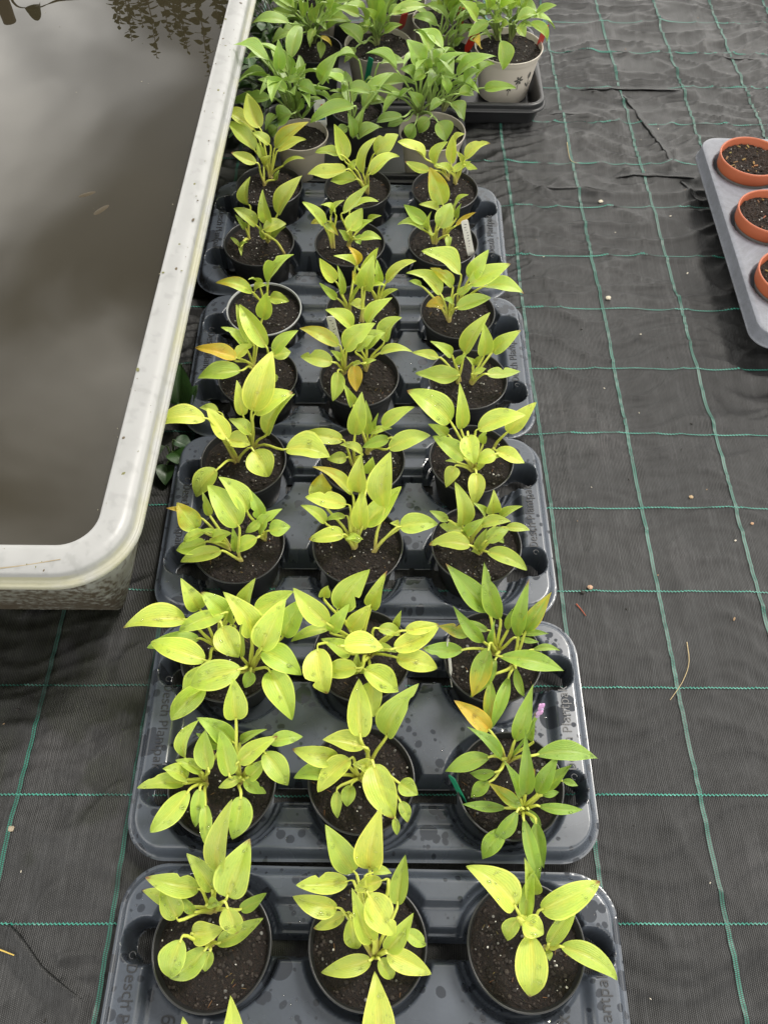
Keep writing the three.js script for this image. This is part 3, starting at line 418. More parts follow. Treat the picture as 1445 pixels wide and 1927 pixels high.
// every hosta: id, pot x, pot z, rim diameter, shoot bases (mm), leaves [shoot, blade base xyz, blade tip xyz, width (mm), roll, tone]
const PLANTS = [
 ['t1L',-0.1671,-0.0719,0.1245,[[-3,-3],[-3,-34]],[
  [1,9,146,-62,22,196,-121,27,12,''],[1,19,136,-40,40,166,-89,38,-3,'b'],[1,1,126,-47,-22,156,-77,22,-19,'g'],[1,-12,126,-48,-64,146,-56,24,3,'b'],
  [1,-43,106,-36,-73,116,-48,16,-8,'b'],[1,-33,116,-22,-49,136,-52,24,-8,''],[1,-18,106,-29,-34,126,-46,11,6,'g'],[1,-3,116,-35,12,136,-33,12,0,'g'],
  [0,-18,106,-9,15,116,-13,24,-4,''],[1,20,136,-31,29,116,-8,24,-9,'b'],[1,29,106,-32,58,136,-44,14,2,'g'],[0,7,91,-1,53,116,-23,19,1,'g'],
  [0,-24,126,-2,-35,106,31,29,0,''],[0,-3,101,4,-40,91,31,25,16,'g'],[0,0,91,5,-4,86,24,14,7,'g'],
 ]],
 ['t1M',-0.005,-0.0744,0.1245,[[8,10]],[
  [0,-21,136,-53,-73,146,-48,22,3,''],[0,-32,111,-31,-79,116,-40,24,24,''],[0,-24,106,-26,-57,96,-13,15,-6,'b'],[0,-18,116,-22,-10,96,6,21,0,''],
  [0,5,136,1,-15,186,-39,22,-3,''],[0,0,176,-36,27,156,-2,32,7,''],[0,14,166,-50,-15,156,-42,16,6,''],[0,30,116,-35,37,156,-75,20,-3,'g'],
  [0,19,106,7,45,136,-23,21,-6,'g'],[0,38,111,-10,60,101,2,16,4,'g'],[0,4,96,15,-47,96,27,21,7,''],[0,12,96,14,27,86,31,18,10,'g'],
  [0,20,106,9,66,96,28,23,-12,''],[0,1,156,-62,11,206,-110,31,1,''],[0,-15,136,-62,-44,166,-101,28,0,'g'],[0,4,166,-57,23,166,-57,10,14,'g'],
 ]],
 ['t1R',0.1606,-0.075,0.1245,[[4,-6],[23,3]],[
  [0,-18,146,-29,-66,166,-64,34,-4,''],[0,-4,116,-22,0,166,-59,16,14,'g'],[0,4,116,-45,-7,166,-69,20,4,''],[0,9,136,-28,68,156,-52,32,-23,'b'],
  [1,20,101,0,49,126,-33,18,-12,'g'],[1,29,116,3,87,106,31,24,13,''],[0,-3,136,-6,-3,106,49,33,-9,'b'],[0,-12,126,-21,-24,106,-2,17,-19,''],
  [0,-11,146,-17,8,146,-5,24,-5,''],[1,21,86,4,23,86,14,8,5,'g'],
 ]],
 ['t0L',-0.1642,0.0731,0.1245,[[8,-18]],[
  [0,32,136,-44,36,176,-95,24,-28,''],[0,-2,136,-51,-8,166,-80,19,-13,''],[0,33,116,-16,88,126,-25,25,16,''],[0,4,116,-12,-38,116,-4,25,14,''],
  [0,19,116,-8,32,106,27,25,-3,''],
 ]],
 ['t0M',-0.0007,0.074,0.1245,[[0,-20]],[
  [0,6,146,-63,3,176,-117,31,3,''],[0,12,116,-22,61,136,-36,25,-3,''],[0,-13,116,-18,-62,126,-26,30,-28,''],[0,2,116,-14,-7,106,26,24,2,''],
 ]],
 ['t2fL',-0.1755,-0.238,0.1245,[[18,-3],[-21,-3]],[
  [0,22,166,-48,21,206,-80,28,-20,''],[0,15,126,-34,-22,156,-52,25,12,'g'],[1,-39,116,-19,-23,156,-49,21,15,''],[1,-10,121,-5,-13,156,-37,24,7,'g'],
  [0,13,116,0,6,156,-38,24,-22,'g'],[1,-3,116,-33,-25,136,-41,15,3,'g'],[1,-20,111,-5,-47,126,-14,16,-1,''],[1,-35,111,3,-57,136,-2,26,-25,''],
  [1,-38,106,7,-88,116,14,19,-8,''],[1,-30,116,17,-72,96,58,25,17,''],[1,-20,106,12,-24,86,50,16,16,'g'],[1,-13,101,27,-11,81,69,15,1,'g'],
  [0,28,116,22,21,96,65,28,23,''],[0,23,126,-12,66,146,-36,22,-12,'b'],[0,22,116,-37,52,136,-47,11,-3,'g'],[0,57,136,-32,94,136,-39,18,-6,'g'],
  [0,52,136,-21,79,116,11,27,-7,''],[0,33,106,-1,54,126,-16,19,-9,'g'],[0,23,106,0,0,106,11,12,9,''],[0,27,101,1,53,96,14,15,-7,'g'],
 ]],
 ['t2fM',-0.0156,-0.2435,0.1245,[[-2,-5],[10,-20]],[
  [1,-1,146,-31,-3,196,-78,29,-7,''],[1,3,136,-22,-43,146,-28,26,-12,''],[0,-26,116,-16,-78,126,-22,24,19,'b'],[0,-12,126,-12,-48,106,20,27,-5,''],
  [0,-40,106,1,-76,106,4,22,-9,'g'],[0,-27,96,16,-26,86,44,13,-9,'g'],[0,-11,96,9,-16,86,31,17,3,'g'],[1,28,136,-35,61,186,-78,32,5,'g'],
  [0,14,156,2,36,136,55,35,-15,'b'],[1,43,106,9,64,106,22,22,0,'g'],[0,44,106,29,53,96,50,14,8,'gb'],[0,38,106,46,41,96,63,9,-4,'g'],
  [0,12,126,-4,-9,136,-3,17,11,''],[0,8,116,10,19,106,39,15,-7,''],
 ]],
 ['t2fR',0.1562,-0.2395,0.1245,[[12,26],[0,-29]],[
  [0,11,116,18,2,196,-27,21,20,'n'],[1,-3,156,-29,11,206,-74,23,14,'n'],[1,20,136,-35,20,176,-55,10,19,'n'],[1,18,156,-14,88,156,-13,28,5,'n'],
  [1,-12,116,-21,-53,146,-48,19,-8,'ng'],[1,-27,126,-20,-78,116,-6,25,1,'n'],[1,-20,116,-6,-49,106,-7,15,22,'ng'],[1,-26,106,2,-48,96,18,19,6,'n'],
  [0,-9,106,31,-59,106,27,15,-8,'ng'],[0,7,111,32,-30,126,8,18,2,'nt'],[0,5,116,23,-14,156,-6,17,-5,'n'],[0,22,126,20,40,166,-12,23,13,'n'],
  [0,33,116,14,59,146,-7,19,17,'n'],[0,53,116,3,71,116,8,10,2,'ng'],[0,25,106,28,77,106,31,15,-6,'n'],[0,16,96,29,31,86,47,11,-20,'ng'],
  [0,1,116,35,-27,96,65,20,12,'n'],[0,-10,106,50,-37,81,81,25,-3,'n'],[0,20,116,46,30,86,92,22,-13,'n'],[0,8,106,40,26,76,104,19,-1,'ng'],
  [0,11,116,17,18,146,-2,9,3,'y'],[0,31,106,17,51,106,13,11,-7,'ng'],[1,-26,126,-50,-67,146,-78,22,15,'y'],
 ]],
 ['t2bL',-0.183,-0.3942,0.1245,[[26,16],[-18,-13]],[
  [1,-49,136,-24,-121,146,-9,33,0,'b'],[1,0,156,-24,-57,136,-8,22,29,''],[1,0,136,-31,-27,166,-47,28,1,'gb'],[1,-34,136,-38,-52,176,-58,25,13,''],
  [0,36,146,-1,7,196,-31,33,2,''],[1,22,126,-51,36,186,-54,23,-41,''],[0,35,146,-32,81,176,-45,26,-8,''],[0,47,146,17,74,186,-30,36,1,''],
  [1,2,166,-3,21,146,29,33,-16,''],[1,-19,136,28,-88,136,4,32,-4,''],[1,-34,116,-8,-97,116,4,24,-2,'g'],[0,28,156,46,-34,136,58,36,12,''],
  [0,-16,126,34,-50,106,67,29,-3,''],[0,-20,116,51,-63,86,85,28,25,''],[0,47,136,14,95,126,40,33,-5,'g'],[0,56,126,36,85,106,89,35,-1,''],
  [0,31,106,29,24,96,47,16,18,'g'],[0,70,136,-4,98,166,-42,32,-3,'g'],[1,9,126,-21,11,166,-34,19,36,'g'],[0,18,106,11,21,156,-11,10,3,'g'],
 ]],
 ['t2bM',-0.0185,-0.397,0.1245,[[8,-3],[-2,-13]],[
  [1,-40,156,-9,-80,186,-41,28,12,''],[1,-45,166,-40,-39,196,-38,15,-111,''],[1,-39,136,-12,-86,126,1,14,11,'g'],[1,-51,146,18,-39,116,64,36,-6,'b'],
  [0,-13,116,12,-48,136,1,23,4,'g'],[0,-4,136,38,-45,126,44,24,11,''],[1,-37,136,-8,-15,176,-25,20,-26,'g'],[1,-28,156,-29,8,206,-56,35,-18,''],
  [1,-13,136,-12,10,166,-30,23,-26,''],[1,11,136,-41,27,186,-63,21,-3,'gb'],[0,-20,166,23,27,156,19,32,8,''],[0,20,136,-13,48,126,-9,17,-8,'b'],
  [0,42,126,-19,47,156,-27,10,-18,'g'],[0,39,136,13,91,156,-8,27,-2,''],[0,52,146,-6,93,146,-15,17,-14,'b'],[0,42,126,20,93,116,28,29,-7,''],
  [0,4,126,35,46,106,55,32,-5,''],[0,13,116,47,16,96,84,29,-9,''],[0,17,116,6,42,126,13,12,-4,'g'],[0,-6,126,38,-35,116,28,24,0,''],
  [0,-1,106,32,-5,136,19,17,19,'g'],
 ]],
 ['t2bR',0.146,-0.397,0.1245,[[6,-8],[26,10]],[
  [0,-11,146,-32,-65,196,-71,34,22,'nb'],[0,4,136,-27,-21,206,-66,28,26,'n'],[1,26,126,-7,31,196,-48,22,10,'nb'],[1,34,136,-11,59,186,-40,24,-13,'nt'],
  [0,-16,126,-1,-55,166,-28,20,34,'n'],[0,-8,116,-21,-40,136,-26,15,1,'ng'],[0,-31,116,-15,-71,126,-23,22,8,'nt'],[0,-6,116,-2,-6,156,-16,9,23,'n'],
  [0,-41,126,9,-92,126,7,27,-4,'nb'],[0,-13,146,14,-33,116,65,33,-17,'nt'],[0,-1,136,21,79,126,34,28,-16,'n'],[1,42,126,8,76,126,8,11,-4,'ng'],
  [1,31,126,-12,62,136,-9,10,-25,'n'],[0,27,116,-11,54,116,-7,9,-14,'ng'],[0,-1,116,15,-33,96,58,26,-6,'ng'],[1,-9,116,43,-12,86,92,19,-5,'nt'],
  [1,13,116,38,-10,96,98,19,3,'n'],[1,20,126,30,32,106,61,13,-20,'n'],[0,14,126,-18,20,166,-33,12,14,'n'],
 ]],
 ['t3fL',-0.189,-0.5558,0.1245,[[3,22],[-12,4],[32,-13]],[
  [0,7,136,4,-31,176,-34,39,7,''],[2,18,146,-13,-16,186,-40,29,4,''],[2,32,126,-16,21,166,-33,19,13,'g'],[2,31,106,-2,60,146,-18,21,-3,'g'],
  [2,44,116,-2,72,116,-9,24,-17,'g'],[2,32,126,-12,13,116,2,13,34,'g'],[2,29,116,9,0,96,21,21,10,''],[1,-30,116,12,-3,126,8,20,-8,''],
  [1,-27,116,2,-45,126,6,10,-11,''],[1,-41,116,0,-71,106,13,15,8,''],[1,-40,106,11,-81,96,18,23,29,'g'],[0,-17,106,24,-75,91,33,21,24,''],
  [1,-51,116,-4,-75,146,-25,31,13,'t'],[1,-49,116,-20,-91,136,-24,13,10,'y'],[1,-35,126,-19,-39,166,-30,12,-9,''],[0,-1,86,11,-3,126,-1,14,-9,'g'],
 ]],
 ['t3fM',-0.0279,-0.5567,0.1245,[[22,5],[-5,-1]],[
  [1,-47,126,-46,-50,156,-66,36,22,'t'],[1,-8,136,-47,-60,166,-72,18,7,'t'],[1,-15,136,-31,-69,146,-37,25,17,''],[1,-43,116,-15,-75,136,-30,17,10,'g'],
  [1,-18,106,-3,-65,106,5,24,10,'b'],[1,-17,116,-26,-45,116,-18,10,20,''],[1,4,96,-2,-15,106,3,12,25,''],[0,35,136,-27,41,196,-75,39,23,''],
  [1,2,136,-50,3,196,-70,29,23,''],[1,5,106,-10,7,156,-43,25,-1,''],[1,9,116,-12,56,156,-48,30,-21,''],[1,16,116,-96,18,146,-102,25,1,''],
  [0,56,116,-10,108,116,-16,29,-20,''],[0,56,106,-17,44,116,-16,12,8,''],[1,-15,96,-2,7,106,3,13,2,''],
 ]],
 ['t3fR',0.1337,-0.56,0.1245,[[-8,-6],[3,8]],[
  [0,-21,106,-15,-32,166,-44,27,-4,''],[0,21,116,-30,18,156,-39,21,10,''],[0,-21,106,-8,-52,116,-11,18,10,''],[1,-11,106,15,-66,106,12,27,3,'b'],
  [0,-17,106,-3,6,136,-10,16,-25,'g'],[0,2,126,-4,40,136,-6,17,-16,''],[1,9,116,13,39,126,0,21,-13,'g'],[1,36,116,-8,69,116,-6,14,-7,''],
  [1,30,116,-23,54,146,-23,13,-24,''],[1,-1,91,12,11,116,-6,15,-20,'g'],[1,4,86,12,-8,91,15,12,7,''],[1,10,106,24,64,96,45,24,-8,''],
  [0,-40,116,-18,-65,126,-27,13,20,'g'],[0,10,116,-26,-7,146,-27,13,19,'g'],[1,26,106,3,34,106,10,9,-16,'g'],
 ]],
 ['t3bL',-0.1969,-0.695,0.1245,[[-12,-7],[10,-27]],[
  [1,18,156,-34,46,216,-91,45,-15,''],[1,4,146,-34,-2,186,-64,19,-9,''],[1,21,146,-36,73,166,-62,35,-10,'b'],[1,35,116,-23,74,166,-59,29,0,'g'],
  [1,13,126,-17,-15,146,-28,22,3,'g'],[0,-17,126,-5,14,116,-6,28,-16,''],[0,20,126,12,41,96,36,42,-8,''],[0,-16,136,1,-42,166,-31,27,-6,''],
  [0,-42,166,-11,-110,176,8,30,15,''],[0,-31,146,-39,-56,156,-39,14,22,'g'],[1,67,136,17,129,126,22,44,-7,''],[0,-26,126,46,-58,96,72,32,12,'g'],
 ]],
 ['t3bM',-0.0245,-0.6995,0.1245,[[-14,0],[7,-19]],[
  [0,-10,136,-6,-1,196,-31,27,-15,''],[1,-14,146,-53,-26,196,-47,16,92,'g'],[1,7,126,-14,5,176,-34,16,-7,'g'],[1,17,126,-25,22,166,-21,8,-102,'g'],
  [1,28,136,-21,72,166,-33,21,-24,''],[1,10,126,-17,42,136,-18,11,-25,''],[1,38,126,-8,0,116,1,18,25,'g'],[1,37,126,10,96,136,-8,27,-23,''],
  [0,0,106,6,-31,126,4,17,1,''],[0,-28,116,-11,-91,126,-13,24,20,''],[0,-22,106,12,-50,106,15,18,24,''],
 ]],
 ['t3bR',0.1342,-0.7043,0.1245,[[2,15],[31,-21]],[
  [0,-35,146,-18,-97,176,-50,39,27,'b'],[0,-19,136,-14,-26,206,-34,20,14,''],[0,3,146,-5,68,166,-17,30,-16,''],[1,48,126,-17,84,166,-40,26,-15,''],
  [0,-38,126,-11,-66,146,-14,17,44,'g'],[0,-14,116,24,-59,136,-1,28,22,'g'],[0,-13,156,12,-3,136,47,28,-14,''],[0,13,116,-4,16,136,-13,14,11,'g'],
  [0,29,126,22,2,116,29,22,19,'g'],[0,7,96,28,43,116,16,18,11,''],[1,31,116,8,73,106,22,24,-9,''],[0,-26,96,23,-39,86,52,22,4,''],
  [0,-24,96,15,-40,106,20,7,24,'g'],[0,1,116,47,-2,91,87,25,-4,''],
 ]],
 ['t4fL',-0.191,-0.8575,0.1245,[[-8,-22],[20,-12]],[
  [1,18,136,-12,-24,176,-61,30,30,''],[0,-4,126,-26,-27,176,-61,22,17,''],[0,9,146,-62,20,196,-63,26,-66,''],[0,-14,126,-17,-49,156,-34,20,3,'g'],
  [0,-26,126,2,-86,146,-2,25,14,'y'],[0,-28,126,2,-3,136,-17,19,-17,''],[0,-20,116,18,-84,116,33,30,17,'g'],[1,30,136,1,66,166,-19,22,-25,'g'],
  [1,28,126,-4,54,126,-13,27,-19,''],[1,24,96,6,30,86,13,11,5,''],
 ]],
 ['t4fM',-0.0332,-0.86,0.1245,[[-25,-15],[10,-24]],[
  [0,-30,136,-15,-90,156,-32,23,23,'t'],[0,-39,126,10,-89,126,-2,27,24,'g'],[0,-28,116,-5,-43,136,-5,13,27,'g'],[0,-21,146,2,24,186,-13,32,-33,''],
  [0,-32,106,11,-39,86,52,23,15,''],[0,-7,116,5,-3,86,33,24,4,'y'],[1,4,126,11,-10,116,5,10,16,''],[1,-3,136,-6,25,156,-17,23,-12,'g'],
  [1,12,156,-42,49,196,-56,23,-22,''],[1,38,136,-25,61,166,-48,33,9,'g'],[1,6,136,-12,39,156,-26,27,-23,''],[1,32,126,-10,81,136,-6,17,-10,''],
  [1,8,116,2,26,126,3,9,-25,''],[0,-11,156,-30,-49,186,-40,26,20,''],
 ]],
 ['t4fR',0.1359,-0.8579,0.1245,[[-13,-2],[7,1]],[
  [0,-10,136,-6,21,196,-30,27,-12,''],[1,19,136,-1,14,186,-20,25,7,'g'],[1,35,126,-18,72,166,-26,25,-24,'b'],[0,-28,126,-10,-61,156,-10,18,34,''],
  [0,-48,126,-5,-88,136,-7,16,20,''],[0,-16,106,12,-82,116,14,32,13,'g'],[0,-20,116,-3,-7,136,-5,12,-36,''],[1,7,106,-9,-6,126,-8,10,38,''],
  [1,8,106,-10,16,126,-11,11,-31,''],[1,6,106,8,25,116,6,14,-3,''],[1,25,116,18,77,116,10,21,-8,''],
 ]],
 ['t4bL',-0.1941,-1.0045,0.1245,[[5,1]],[
  [0,10,126,-8,52,186,-16,34,-10,''],[0,-13,126,7,-69,146,6,22,27,'t'],[0,-2,126,-4,-15,156,7,16,-23,'g'],[0,-10,126,5,10,136,0,16,-3,''],
  [0,13,116,6,45,116,14,21,-32,''],
 ]],
 ['t4bM',-0.0303,-1.0045,0.1245,[[-24,-5],[-2,13],[24,-22]],[
  [0,-45,136,-11,-68,176,-18,23,34,''],[0,-35,116,-3,-40,166,-14,13,4,'g'],[0,-43,106,-4,-69,136,-7,14,39,'g'],[1,3,126,-2,17,186,-16,32,-25,''],
  [1,3,96,4,-21,106,8,26,5,''],[2,-9,136,-43,-43,176,-27,22,29,''],[0,-11,146,-38,-22,186,-34,18,58,'y'],[0,-21,96,-3,-9,136,-4,10,-26,'g'],
  [0,-8,136,-6,-16,156,-14,13,22,'t'],[1,0,136,0,23,196,-21,25,-14,''],[2,27,126,-18,22,166,-28,16,18,'g'],[2,38,126,-22,81,166,-31,26,-5,''],
  [2,12,126,-13,36,136,-5,12,-14,''],[2,31,106,-7,55,126,-7,13,-19,''],
 ]],
 ['t4bR',0.126,-1.0045,0.1245,[[-15,10],[0,-18]],[
  [1,-1,146,-21,-63,186,-29,41,10,''],[1,14,146,-11,39,196,-20,27,-41,''],[1,14,146,2,76,176,-14,31,-25,'b'],[1,40,136,-4,102,136,8,28,-11,'b'],
  [0,-13,136,-3,-49,166,-12,21,32,'t'],[0,-32,136,16,-86,156,-15,37,-6,''],[0,-62,126,-14,-83,136,-14,11,18,''],[0,-25,106,11,-54,106,10,23,15,'y'],
  [0,-11,116,15,-30,126,16,12,9,'g'],[0,-5,126,3,20,136,-7,13,-35,''],[0,-6,116,24,50,126,8,25,-22,''],
 ]],
 ['t5fL',-0.2173,-1.1685,0.1245,[[14,-13],[43,15],[-20,-20]],[
  [2,-13,136,-32,-9,186,-40,26,7,''],[0,-1,116,-5,-37,146,-12,24,28,''],[2,-22,106,-10,-34,136,-7,13,56,'g'],[0,22,126,3,17,186,-7,23,30,''],
  [0,37,136,-10,79,196,-35,33,-17,''],[1,14,126,18,52,126,0,25,-22,''],[0,24,96,5,51,126,8,14,-36,'g'],[0,14,126,-19,2,126,-12,14,13,'b'],
  [0,9,96,4,6,126,-2,9,24,'g'],[2,-34,86,13,-47,101,7,9,4,'g'],[2,-31,86,16,-16,101,19,8,-31,'g'],[2,-31,86,16,-27,86,36,7,11,'g'],
 ]],
 ['t5fM',-0.0575,-1.171,0.1245,[[-30,2],[-2,-5]],[
  [0,-44,126,6,-77,166,-3,24,16,''],[0,-31,136,-7,-10,166,-10,14,-21,''],[1,-10,146,-1,32,196,-11,31,1,''],[1,6,146,-18,49,156,-23,17,-5,''],
  [1,1,136,30,23,166,11,30,-18,''],[0,-37,126,-4,-66,126,0,16,17,'t'],[0,-40,116,-9,-19,116,17,18,-14,'t'],[1,-3,96,6,-18,116,4,15,31,''],
  [1,7,116,5,40,136,3,18,-30,''],[1,19,116,28,56,116,27,18,-21,''],[1,32,116,-19,55,136,-9,11,-42,''],[0,-24,136,-10,-48,156,-10,17,-2,''],
  [1,8,96,-1,19,86,5,19,-8,'g'],
 ]],
 ['t5fR',0.107,-1.1764,0.1245,[[-14,-9],[4,-23]],[
  [1,-4,146,-22,-30,206,-38,36,54,'t'],[0,-33,126,0,-71,156,-8,24,37,'g'],[0,-36,116,7,-81,126,3,24,9,''],[0,-10,136,-21,-45,156,-10,17,27,''],
  [0,-11,136,26,8,166,-1,33,-21,''],[0,-18,106,5,-26,156,10,18,179,''],[1,17,136,-27,33,176,-13,18,-26,''],[1,22,116,-27,27,146,-25,11,-92,'g'],
  [1,20,116,-5,51,146,-5,11,-20,'y'],[0,8,106,10,8,96,37,12,-2,'g'],
 ]],
 ['t5bL',-0.2123,-1.3275,0.1245,[[-12,-17],[-1,-38]],[
  [1,-28,146,-76,-86,176,-97,34,5,''],[1,-16,156,-68,-35,206,-97,35,9,''],[1,-26,126,-44,-78,166,-75,37,5,''],[0,-20,126,-8,-63,146,-11,22,31,'b'],
  [1,1,136,-49,-28,156,-56,23,14,''],[1,13,136,-38,76,186,-45,27,-31,'t'],[1,17,126,-45,69,146,-53,26,-22,''],[0,-10,106,-28,6,126,-33,19,-28,''],
  [1,25,106,-29,67,126,-26,14,-3,'b'],[0,10,86,-15,19,106,-17,10,-52,'g'],[1,-12,116,-36,-21,136,-56,16,10,''],
 ]],
 ['t5bM',-0.0476,-1.3256,0.1245,[[12,-21],[17,3]],[
  [0,-23,136,-9,-40,196,-23,30,23,''],[1,-19,136,21,-91,136,28,36,11,'b'],[0,-31,146,-9,-77,146,-17,22,15,''],[1,-2,116,20,-51,106,9,27,28,''],
  [1,11,126,17,30,186,-2,32,12,''],[1,-15,126,7,3,146,0,14,-40,''],[1,23,136,32,75,156,4,28,-12,''],[0,32,146,-14,73,176,-28,36,-34,''],
 ]],
 ['t5bR',0.115,-1.3252,0.1245,[[22,-31],[9,-41]],[
  [1,-41,146,-4,-90,176,-7,34,2,''],[1,-22,136,-1,-3,176,-9,27,-14,''],[0,8,136,-2,6,186,-10,21,30,''],[0,34,136,-17,75,166,-23,25,-21,'b'],
  [1,-32,126,4,-76,136,-9,19,32,'b'],[0,7,116,-7,-21,136,-2,19,23,''],[0,11,116,-11,43,136,-13,16,-25,''],[0,36,126,-12,56,126,-4,14,-20,''],
  [0,27,126,-19,16,156,-11,14,71,''],[1,15,156,-36,28,176,-34,20,-19,''],
 ]],
 ['b1',-0.1589,-1.4435,0.1054,[[-13,-71],[-26,-83]],[
  [1,-55,223,-47,-108,263,-42,40,8,'l'],[0,-36,213,-44,-32,263,-53,25,-40,''],[0,-19,193,-59,-16,243,-44,21,49,''],[0,39,193,-40,75,253,-36,30,-54,'l'],
  [1,-62,193,-62,-115,183,-63,32,3,''],[0,-22,183,-26,-70,213,-14,23,41,''],[0,-5,193,-60,14,223,-49,25,-16,'l'],[0,3,193,-52,-29,183,-55,16,27,''],
  [0,-2,183,-44,32,173,-33,28,-23,'l'],[1,-56,163,-38,-138,143,-61,27,31,''],[0,-14,153,-3,-45,133,-9,40,40,''],[0,-44,143,-14,-64,133,16,21,2,''],
  [0,-22,133,-56,-27,173,-52,29,36,''],[0,-7,143,-31,5,173,-23,15,93,''],[0,5,133,-25,29,173,-16,22,-11,''],[0,-41,133,7,-57,113,8,25,38,''],
 ]],
 ['b2',-0.0534,-1.529,0.1024,[[-4,66],[19,-24]],[
  [0,-26,163,22,-37,203,46,15,52,''],[0,30,193,75,-22,193,71,24,30,''],[0,-20,163,43,-58,153,40,18,7,''],[0,-2,183,104,-84,153,109,30,30,''],
  [0,-23,163,30,-50,173,38,11,19,''],[0,-5,123,105,-14,163,92,20,10,''],[0,0,123,97,16,163,75,18,-11,''],[0,7,123,109,50,143,102,28,-16,''],
  [1,17,173,10,32,193,26,12,-21,''],[0,28,163,54,50,163,49,19,-5,''],[0,25,143,27,58,143,17,19,-25,''],[0,-16,123,73,-38,113,82,21,17,''],
 ]],
 ['b3',0.0926,-1.461,0.129,[[-3,-78],[25,-93],[-24,-68]],[
  [2,-71,223,-13,-125,253,-21,36,-2,'l'],[2,-25,233,-14,-53,273,-24,36,41,'l'],[2,-38,203,-27,-63,223,-22,28,32,''],[2,7,213,-24,52,253,-24,30,-12,'l'],
  [0,39,213,-21,105,253,-15,26,-34,'l'],[1,78,193,-39,106,233,-25,37,-17,'l'],[1,56,193,-34,81,223,-20,28,-38,''],[1,94,183,-30,151,193,-19,22,-35,'l'],
  [2,-18,213,-23,-40,203,-13,22,27,'l'],[2,-59,163,34,-111,133,5,23,27,''],[2,-56,143,15,-86,133,17,23,23,''],[2,-35,143,25,-45,113,28,28,32,''],
  [2,-8,153,21,-28,123,20,26,49,''],[2,8,143,15,26,113,31,39,-20,''],[0,31,163,-12,60,133,-4,34,-16,''],[2,14,173,-4,-8,163,11,19,23,''],
  [0,15,203,-28,30,173,-25,18,-53,'l'],[2,-47,183,-21,-67,153,-35,16,36,'b'],[2,-25,153,-23,-49,183,-16,24,60,''],[0,44,183,-10,76,173,-24,25,-22,'l'],
  [0,3,173,-44,-5,203,-32,25,75,''],[2,-105,193,2,-151,183,-4,20,17,''],
 ]],
 ['b4',-0.1489,-1.7486,0.1153,[[-5,-46]],[
  [0,-40,203,78,-112,213,91,26,23,'b'],[0,-24,173,55,-79,163,75,28,26,''],[0,6,173,39,-4,153,68,19,-2,'l'],[0,17,143,29,16,123,55,19,17,''],
  [0,15,153,29,39,133,27,12,-27,'y'],[0,77,203,64,10,183,37,23,20,''],[0,-35,193,11,-54,223,35,25,39,''],[0,-20,183,16,-12,233,54,20,23,'l'],
  [0,1,183,30,2,223,42,21,-136,''],[0,10,193,39,35,233,57,30,2,''],[0,30,193,39,67,223,45,22,-50,''],[0,-42,203,17,-73,233,32,22,55,''],
  [0,20,163,24,53,193,43,20,-26,''],[0,36,213,45,49,253,60,25,-71,'l'],
 ]],
 ['b5',-0.0145,-1.7697,0.1446,[[-3,-19],[-2,-56]],[
  [0,-33,163,86,-78,193,83,33,31,''],[0,-31,183,64,-8,163,46,25,-19,'l'],[0,-46,143,72,-70,123,91,16,29,'b'],[0,26,213,80,103,203,23,24,-28,''],
  [0,-28,193,62,-59,243,98,29,27,''],[0,-15,193,57,-15,253,88,23,15,''],[0,0,193,51,7,243,71,23,36,'l'],[0,-9,183,63,-25,223,76,29,49,'l'],
  [0,7,183,52,17,233,75,19,-131,''],[0,21,183,46,55,223,74,25,-29,''],[0,-18,173,49,-46,153,42,26,40,'l'],[0,13,153,30,49,173,36,19,-42,''],
  [0,-38,203,63,-82,223,76,23,38,''],
 ]],
 ['b6',0.1372,-1.7714,0.0959,[[6,-29],[-23,-28]],[
  [1,-32,180,52,-83,190,42,23,30,'b'],[1,-11,170,34,-44,220,57,25,37,''],[0,0,170,39,8,230,65,19,-103,''],[1,-16,130,15,-35,160,31,19,15,''],
  [0,-5,130,25,8,170,49,17,-66,''],[1,-26,120,12,-53,130,16,19,7,''],[0,10,130,30,27,150,36,16,-50,''],[1,-39,140,13,-65,150,7,16,34,''],
  [1,-25,110,-1,-34,100,7,13,12,''],[0,16,150,26,42,170,32,22,-30,''],
 ]],
 ['b7',0.263,-1.7726,0.1466,[[7,-40],[-19,-45]],[
  [1,-29,163,75,-18,113,93,41,0,'l'],[1,-57,193,65,-97,173,81,26,20,''],[0,-13,183,51,-27,163,41,26,24,'l'],[0,5,173,36,26,153,39,29,-29,'l'],
  [0,27,193,64,70,153,57,29,-32,'l'],[0,-2,203,75,43,203,53,26,-20,''],[0,40,203,45,75,223,53,19,-37,'l'],[0,31,203,63,81,183,59,22,-1,'l'],
  [1,-24,183,36,-46,173,25,19,36,'l'],[1,-40,213,55,-61,193,31,18,6,'l'],[1,-83,153,58,-63,133,51,30,-22,'y'],[1,-36,203,50,-12,243,85,26,-41,'l'],
  [0,17,203,38,34,243,72,23,-22,'l'],[1,-81,203,73,-120,243,83,28,49,'l'],[1,-56,213,50,-72,253,55,23,81,'l'],[0,-18,213,49,-27,263,70,28,56,'l'],
  [0,7,213,37,10,263,69,26,-57,'l'],[1,-41,223,49,-58,263,66,26,67,''],[0,14,163,21,36,173,35,17,-30,''],
 ]],
 ['b8',0.1279,-1.8766,0.1392,[[6,-34]],[
  [0,-4,183,95,-5,243,146,22,16,''],[0,-21,183,96,-47,233,137,26,35,'l'],[0,13,183,100,38,223,134,27,-40,''],[0,1,193,94,10,253,145,22,8,'l'],
  [0,-10,163,66,-43,183,80,22,45,''],[0,23,153,61,46,173,73,23,-20,''],
 ]],
 ['b9',-0.1692,-1.97,0.1292,[[-19,-24]],[
  [0,-14,183,135,-37,233,192,26,19,''],[0,1,183,124,11,243,181,25,-46,'l'],[0,17,183,134,54,233,189,26,-32,''],[0,-24,183,156,-65,193,158,32,16,''],
